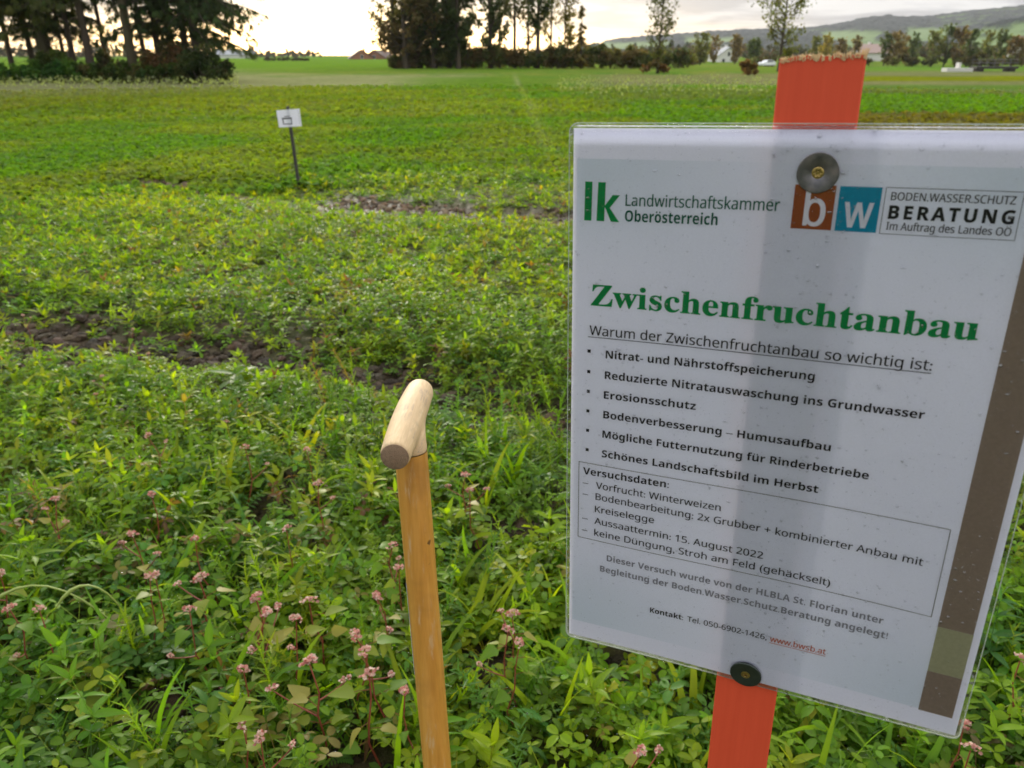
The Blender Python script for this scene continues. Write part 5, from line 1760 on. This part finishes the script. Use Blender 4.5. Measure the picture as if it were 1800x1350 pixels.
# small white car end-on by the meadow
D = 190
x = (1350 - 900) / PXM * D
car = empty('car', (x, D, float(hg(x, D)) + 0.02), 'small white car parked beyond the meadow near the round bush', 'car', rz=.5)
M_CARP = simple('white_car_paint', (.75, .75, .74), .25, var=.02, scale=2); M_TYRE = simple('tyre_rubber', (.02, .02, .02), .9)
g = Geo()
prof = [(-2.0, .35), (-2.05, .75), (-1.75, .95), (-1.0, 1.0), (-.45, 1.42), (.9, 1.45), (1.7, 1.0), (2.0, .9), (2.02, .35)]
for yy in (-.82, .82):
    pass
n = len(prof)
V = np.array([[a, s * (.82 - .16 * max(0, b - .95) / .5), b] for s in (-1, 1) for a, b in prof])
f = [[k, k + n, (k + 1) % n + n, (k + 1) % n] for k in range(n)]
g.add(V, f)
for k in range(1, n - 1): g.add(V[[0, k, k + 1]], [[0, 1, 2]]); g.add(V[[n, n + k, n + k + 1]], [[0, 2, 1]])
cb = g.build('body', M_CARP, car)
for sx in (-1, 1):
    g = Geo(); g.add([[-.85, sx * .815, 1.02], [1.3, sx * .815, 1.02], [.85, sx * .70, 1.38], [-.42, sx * .70, 1.38]], [[0, 1, 2, 3]]); g.build('window', M_GLASS, car)
    for wx in (-1.3, 1.25):
        g = Geo(); tubes(g, np.array([[[wx, sx * .62, .32], [wx, sx * .84, .32]]]), np.array([[.32, .32]]), 14); g.build('wheel', M_TYRE, car)

# footbridge with its white headwall
yb = float(G(1750, 127)[1])
cx = (1752 - 900) / PXM * yb
br = empty('footbridge', (cx, yb, float(hg(cx, yb))), 'dark little footbridge with a thin railing on the meadow', 'bridge')
M_DARKW = simple('dark_timber', (.045, .040, .034), .8, var=.3, scale=6); M_CONC = simple('pale_concrete', (.62, .60, .56), .85, var=.1, scale=3)
g = Geo(); box_geo(g, (-1.85, -.6, .22), (1.85, .6, .42)); g.build('deck', M_DARKW, br)
for sx in (-1, 1):
    g = Geo(); box_geo(g, (sx * 1.4 - .25, -.55, -.3), (sx * 1.4 + .25, .55, .215)); g.build('abutment', M_DARKW, br)
g = Geo()
for yy in (-.52, .52):
    for z_ in (.72, .98): tubes(g, np.array([[[-1.75, yy, z_], [1.75, yy, z_]]]), np.array([[.018, .018]]), 5)
    for xx in np.linspace(-1.7, 1.7, 6): tubes(g, np.array([[[xx, yy, .42], [xx, yy, 1.0]]]), np.array([[.02, .02]]), 5)
g.build('railing', M_STEEL, br)
cx = (1688 - 900) / PXM * yb
cw = empty('concrete_slab', (cx, yb, float(hg(cx, yb))), 'pale low concrete slab beside the footbridge', 'slab')
g = Geo(); box_geo(g, (-1.15, -.5, -.2), (1.15, .5, .30)); box_geo(g, (-.05, -.3, .302), (.12, .3, .75)); g.build('slab_body', M_CONC, cw)

# ================================================================== buckwheat plants among the clover
M_RED = simple('red_stem', (.24, .050, .028), .5, var=.25, scale=60)
m, N = mat('buckwheat_blossom')
at = N.n('ShaderNodeAttribute', attribute_name='col')
p_ = N.n('ShaderNodeBsdfPrincipled', {'Base Color': at.outputs['Color'], 'Roughness': .55, 'Specular IOR Level': .3})
t_ = N.n('ShaderNodeBsdfTranslucent', {'Color': at.outputs['Color']})
out(N, N.n('ShaderNodeMixShader', {0: .3, 1: p_.outputs[0], 2: t_.outputs[0]}).outputs[0])
M_BLOSS = m


def blossom_geo(rg, s):
    """a tight cluster of tiny five-petalled flowers"""
    g = Geo()
    n = int(rg.integers(22, 34))
    pet = join_tpl([xf(leaflet(2, .42, .25, -.35, oval), k * 2 * math.pi / 5, .45) for k in range(5)])
    d = rg.normal(0, 1, (n, 3)); d[:, 2] = np.abs(d[:, 2]) * .9; d /= np.linalg.norm(d, axis=1, keepdims=True)
    p = d * np.array([1.25, .75, .85]) * s * rg.uniform(.55, 1.0, (n, 1))
    c = np.array([[.66, .35, .28], [.72, .48, .38], [.55, .21, .17], [.76, .58, .46]])[rg.integers(0, 4, n)] * rg.uniform(.75, 1.1, (n, 1))
    put(g, pet, p, np.arctan2(d[:, 1], d[:, 0]), rg.normal(0, .3, n), rg.normal(0, .6, n), s * rg.uniform(.28, .42, n), c)
    return g


def buck_proto(k):
    rg = np.random.default_rng(800 + k)
    root = empty('buckwheat_plant', (0, 0, 0), 'x', 'plant')
    H = .30
    k_ = 6
    z = np.linspace(-.02, H, k_)
    P = np.stack([np.cumsum(rg.normal(0, .010, k_)), np.cumsum(rg.normal(0, .010, k_)), z], 1); P[:, :2] -= P[-1, :2]
    g = Geo(); tubes(g, P[None], np.linspace(.0024, .0013, k_)[None], 6)
    heads = [P[-1]]
    for j in range(int(rg.integers(0, 3))):
        b = along(P, np.array([rg.uniform(.14, .24)]))[0]
        a = rg.uniform(0, 6.28); L = rg.uniform(.05, .10)
        e = b + [math.cos(a) * L, math.sin(a) * L, rg.uniform(.03, .08)]
        tubes(g, bez(b[None], (b + e)[None] / 2 + [0, 0, -.006], e[None], 5), np.linspace(.0018, .0011, 5)[None], 5)
        heads.append(e)
    g.build('stem', M_RED, root, smooth=True)
    for i, h in enumerate(heads):
        blossom_geo(rg, .0145 if i == 0 else rg.uniform(.007, .011)).build('flower_head', M_BLOSS, root, loc=tuple(h + [0, 0, .004]))
    for j in range(int(rg.integers(4, 7))):
        b = along(P, np.array([rg.uniform(.07, .27)]))[0]
        g = Geo()
        a = rg.uniform(0, 6.28)
        s = rg.uniform(.028, .050)
        c = np.array([[.20, .26, .03], [.13, .24, .02], [.34, .30, .07], [.26, .30, .04]])[int(rg.integers(0, 4))]
        e = b + np.array([math.cos(a), math.sin(a), .35]) * s * .6
        put(g, HEART_N[j % 2], e[None] - b, np.array([a]), np.array([rg.normal(0, .3)]), np.array([rg.normal(0, .3)]), np.array([s]), c[None])
        tubes(g, np.stack([np.zeros(3), e - b])[None], np.array([[.0011, .0009]]), 4, (.24, .12, .05, 1))
        g.build('leaf', M_LEAF, root, smooth=True, loc=tuple(b))
    return root


protos = [buck_proto(k) for k in range(6)]
spots = [(235, 950, 'pale pink buckwheat standing apart above the long arching grass stem'), (345, 958, 'pink buckwheat with twin heads, behind the row of pink plants'),
         (275, 1022, 'small buckwheat right behind the arching grass stem'), (352, 1027, 'slender buckwheat with a red stem between arching grass and the fullest pink plant'),
         (335, 1082, 'low buckwheat with a pale head in the clover before the slender one'), (265, 1025, 'tiny rosy buckwheat touching the small one by the arching grass'),
         (470, 1088, 'fullest rosy pink buckwheat with the widest flower head'), (452, 1062, 'buckwheat close behind the fullest pink one'),
         (545, 1068, 'pink buckwheat with flat spread head between fullest plant and tool handle'), (522, 1100, 'low buckwheat just before the flat-headed one'),
         (625, 1128, 'large pink buckwheat close to the tool handle, its head tall and rounded'), (640, 1158, 'short buckwheat under the large one by the tool handle'),
         (545, 1175, 'buckwheat with big yellow-green leaves before the large pink one'), (430, 1190, 'buckwheat with a small rusty head near bare soil'),
         (430, 1288, 'lowest buckwheat beside the patch of bare soil at the frame bottom'), (460, 1310, 'faded buckwheat beside the lowest one at the frame bottom'),
         (690, 970, 'pale pink buckwheat whose head touches the shaft edge'), (702, 1010, 'small buckwheat just under the one touching the shaft'),
         (664, 1060, 'little buckwheat half hidden beside the shaft label'), (712, 1228, 'pink buckwheat low against the shaft near the frame bottom'),
         (650, 1195, 'reddish buckwheat between the large pink one and the low shaft one'), (900, 1090, 'tall pink buckwheat alone between tool handle and notice'),
         (893, 1118, 'smaller buckwheat head beneath the tall one between handle and notice'), (913, 1142, 'short buckwheat with a curled brown leaf between handle and notice'),
         (1125, 1335, 'pale buckwheat right below the notice, cut by the frame bottom'), (1690, 1288, 'rosy buckwheat peeping out at the lower corner of the notice'),
         (1703, 1328, 'buckwheat at the frame bottom under the notice corner'), (3, 1020, 'pink buckwheat cut by the frame edge, upper of two'),
         (20, 1080, 'pink buckwheat near the frame edge, lower of two'), (72, 1082, 'reddish buckwheat a hand from the frame edge'),
         (100, 888, 'dull pink buckwheat alone in the clover well behind the arching grass'), (268, 880, 'rusty buckwheat head behind the pale one standing apart'),
         (505, 940, 'small buckwheat midway between the tool grip and the twin heads'), (560, 860, 'dusty pink buckwheat in line with the tool grip'),
         (432, 795, 'buckwheat with a loose rusty head in the middle clover'), (540, 800, 'pink buckwheat behind the tool grip on the open side'),
         (262, 775, 'pink buckwheat in the thin clover past the muddy strip'), (170, 700, 'tiny pink buckwheat beside the bare patch near the muddy strip'),
         (400, 748, 'small dull buckwheat amid thin clover near the muddy strip'), (42, 560, 'pale pink buckwheat beyond the muddy strip near the frame edge'),
         (235, 585, 'single pink buckwheat at the far brink of the muddy strip'), (262, 628, 'rosy buckwheat at the near brink of the muddy strip'),
         (818, 845, 'pink buckwheat beside the tool handle, towards the notice'), (826, 872, 'low pink buckwheat in front of the one between handle and notice'),
         (1790, 1170, 'pink buckwheat by the frame edge past the notice'), (180, 668, 'faint buckwheat on the soil just this side of the muddy strip')]
used = set()
for i, (u, v, lab) in enumerate(spots):
    far = v < 760
    p = G(u, v, .26 if not far else .17)
    k = i % 6
    if k not in used:
        o = protos[k]; used.add(k)
    else:
        o = protos[k].copy(); COL.objects.link(o)
        for ch in protos[k].children:
            c_ = ch.copy(); COL.objects.link(c_); c_.parent = o
    sc_k = (.24 if not far else .17) / .30 * 1.0
    big_ = 1.25 if 'full' in lab or 'large' in lab else 1.0
    z0 = float(hg(p[0], p[1]))
    sc_k = (p[2] + .012 - z0) / .30
    o.location = (p[0], p[1], z0)
    o.rotation_euler = (0, 0, i * 2.4)
    o.scale = (sc_k * 1.0 * big_, sc_k * 1.0 * big_, sc_k)
    o['label'] = lab; o['category'] = 'plant'; o['group'] = 'pink flowering buckwheat plants in the clover'

# a few plants that stand out
y0 = G(255, 1105, .12)
gp = empty('grass_plant', (y0[0], y0[1], float(hg(y0[0], y0[1]))), 'pale grass plant with two long arching drooping stems', 'grass')
for tip, w in ((G(150, 1040, .30), .010), (G(10, 1060, .22), .008)):
    b = np.array([y0[0] - .02, y0[1], 0.0]); L = np.array(tip)
    P = bez((b - b)[None], (np.array([.6, .6, 0]) * (L - b) + [0, 0, .42])[None], (L - b + np.array([-.10, 0, -.05]))[None], 12)
    g = Geo(); tubes(g, P, np.array([[.0022] * 8 + [.0035, .005, .004, .0008]]), 5, (.24, .30, .06, 1)); g.build('stalk', M_STEM, gp, smooth=True)
for j in range(5):
    g = Geo(); put(g, BLADES[j % 4], np.zeros((1, 3)), np.array([j * 1.3]), np.zeros(1), np.zeros(1), np.array([.26]), np.array([[.14, .25, .03]])); g.build('blade', M_LEAF, gp, smooth=True)
y0 = G(95, 1250, .10)
bp_ = empty('broadleaf_weed', (y0[0], y0[1], float(hg(y0[0], y0[1]))), 'weed with large rounded yellowish leaves near the frame corner', 'weed')
for j, (az, s, c) in enumerate(((.3, .075, (.26, .32, .04)), (2.2, .07, (.20, .28, .04)), (4.0, .065, (.28, .33, .05)), (5.2, .06, (.16, .26, .05)))):
    e = np.array([math.cos(az) * .03, math.sin(az) * .03, .13 - .02 * j])
    g = Geo(); put(g, ROUND_N[0], e[None], np.array([az]), np.array([-.15]), np.array([.2]), np.array([s]), np.array([c])); tubes(g, np.stack([np.zeros(3), e])[None], np.array([[.002, .0014]]), 5, (.2, .25, .06, 1))
    g.build('leaf', M_LEAF, bp_, smooth=True)
y0 = G(415, 665, .06)
sd_ = empty('broadleaf_seedling', (y0[0], y0[1], float(hg(y0[0], y0[1]))), 'pale seedling with long spread leaves beside the muddy strip', 'seedling')
for j in range(6):
    az = j * 1.05; e = np.array([0, 0, .06 + .03 * (j % 2)])
    g = Geo(); put(g, LANCE_N[j % 3], e[None], np.array([az]), np.array([.2]), np.array([.1]), np.array([.13]), np.array([[.17, .26, .09]])); tubes(g, np.stack([np.zeros(3), e])[None], np.array([[.0025, .002]]), 5, (.2, .28, .08, 1))
    g.build('leaf', M_LEAF, sd_, smooth=True)

# ================================================================== evening air
g = Geo()
box_geo(g, (-5600, -900, -12), (5600, 5900, 330))
m, N = mat('evening_haze')
vol = N.n('ShaderNodeVolumePrincipled', {'Color': (.93, .95, 1.0, 1), 'Density': 0.00007, 'Anisotropy': 0.3})
N.n('ShaderNodeOutputMaterial', {'Volume': vol.outputs[0]})
hz_ = g.build('haze', m)
tag(hz_, 'thin evening haze over the fields', 'haze', kind='stuff')
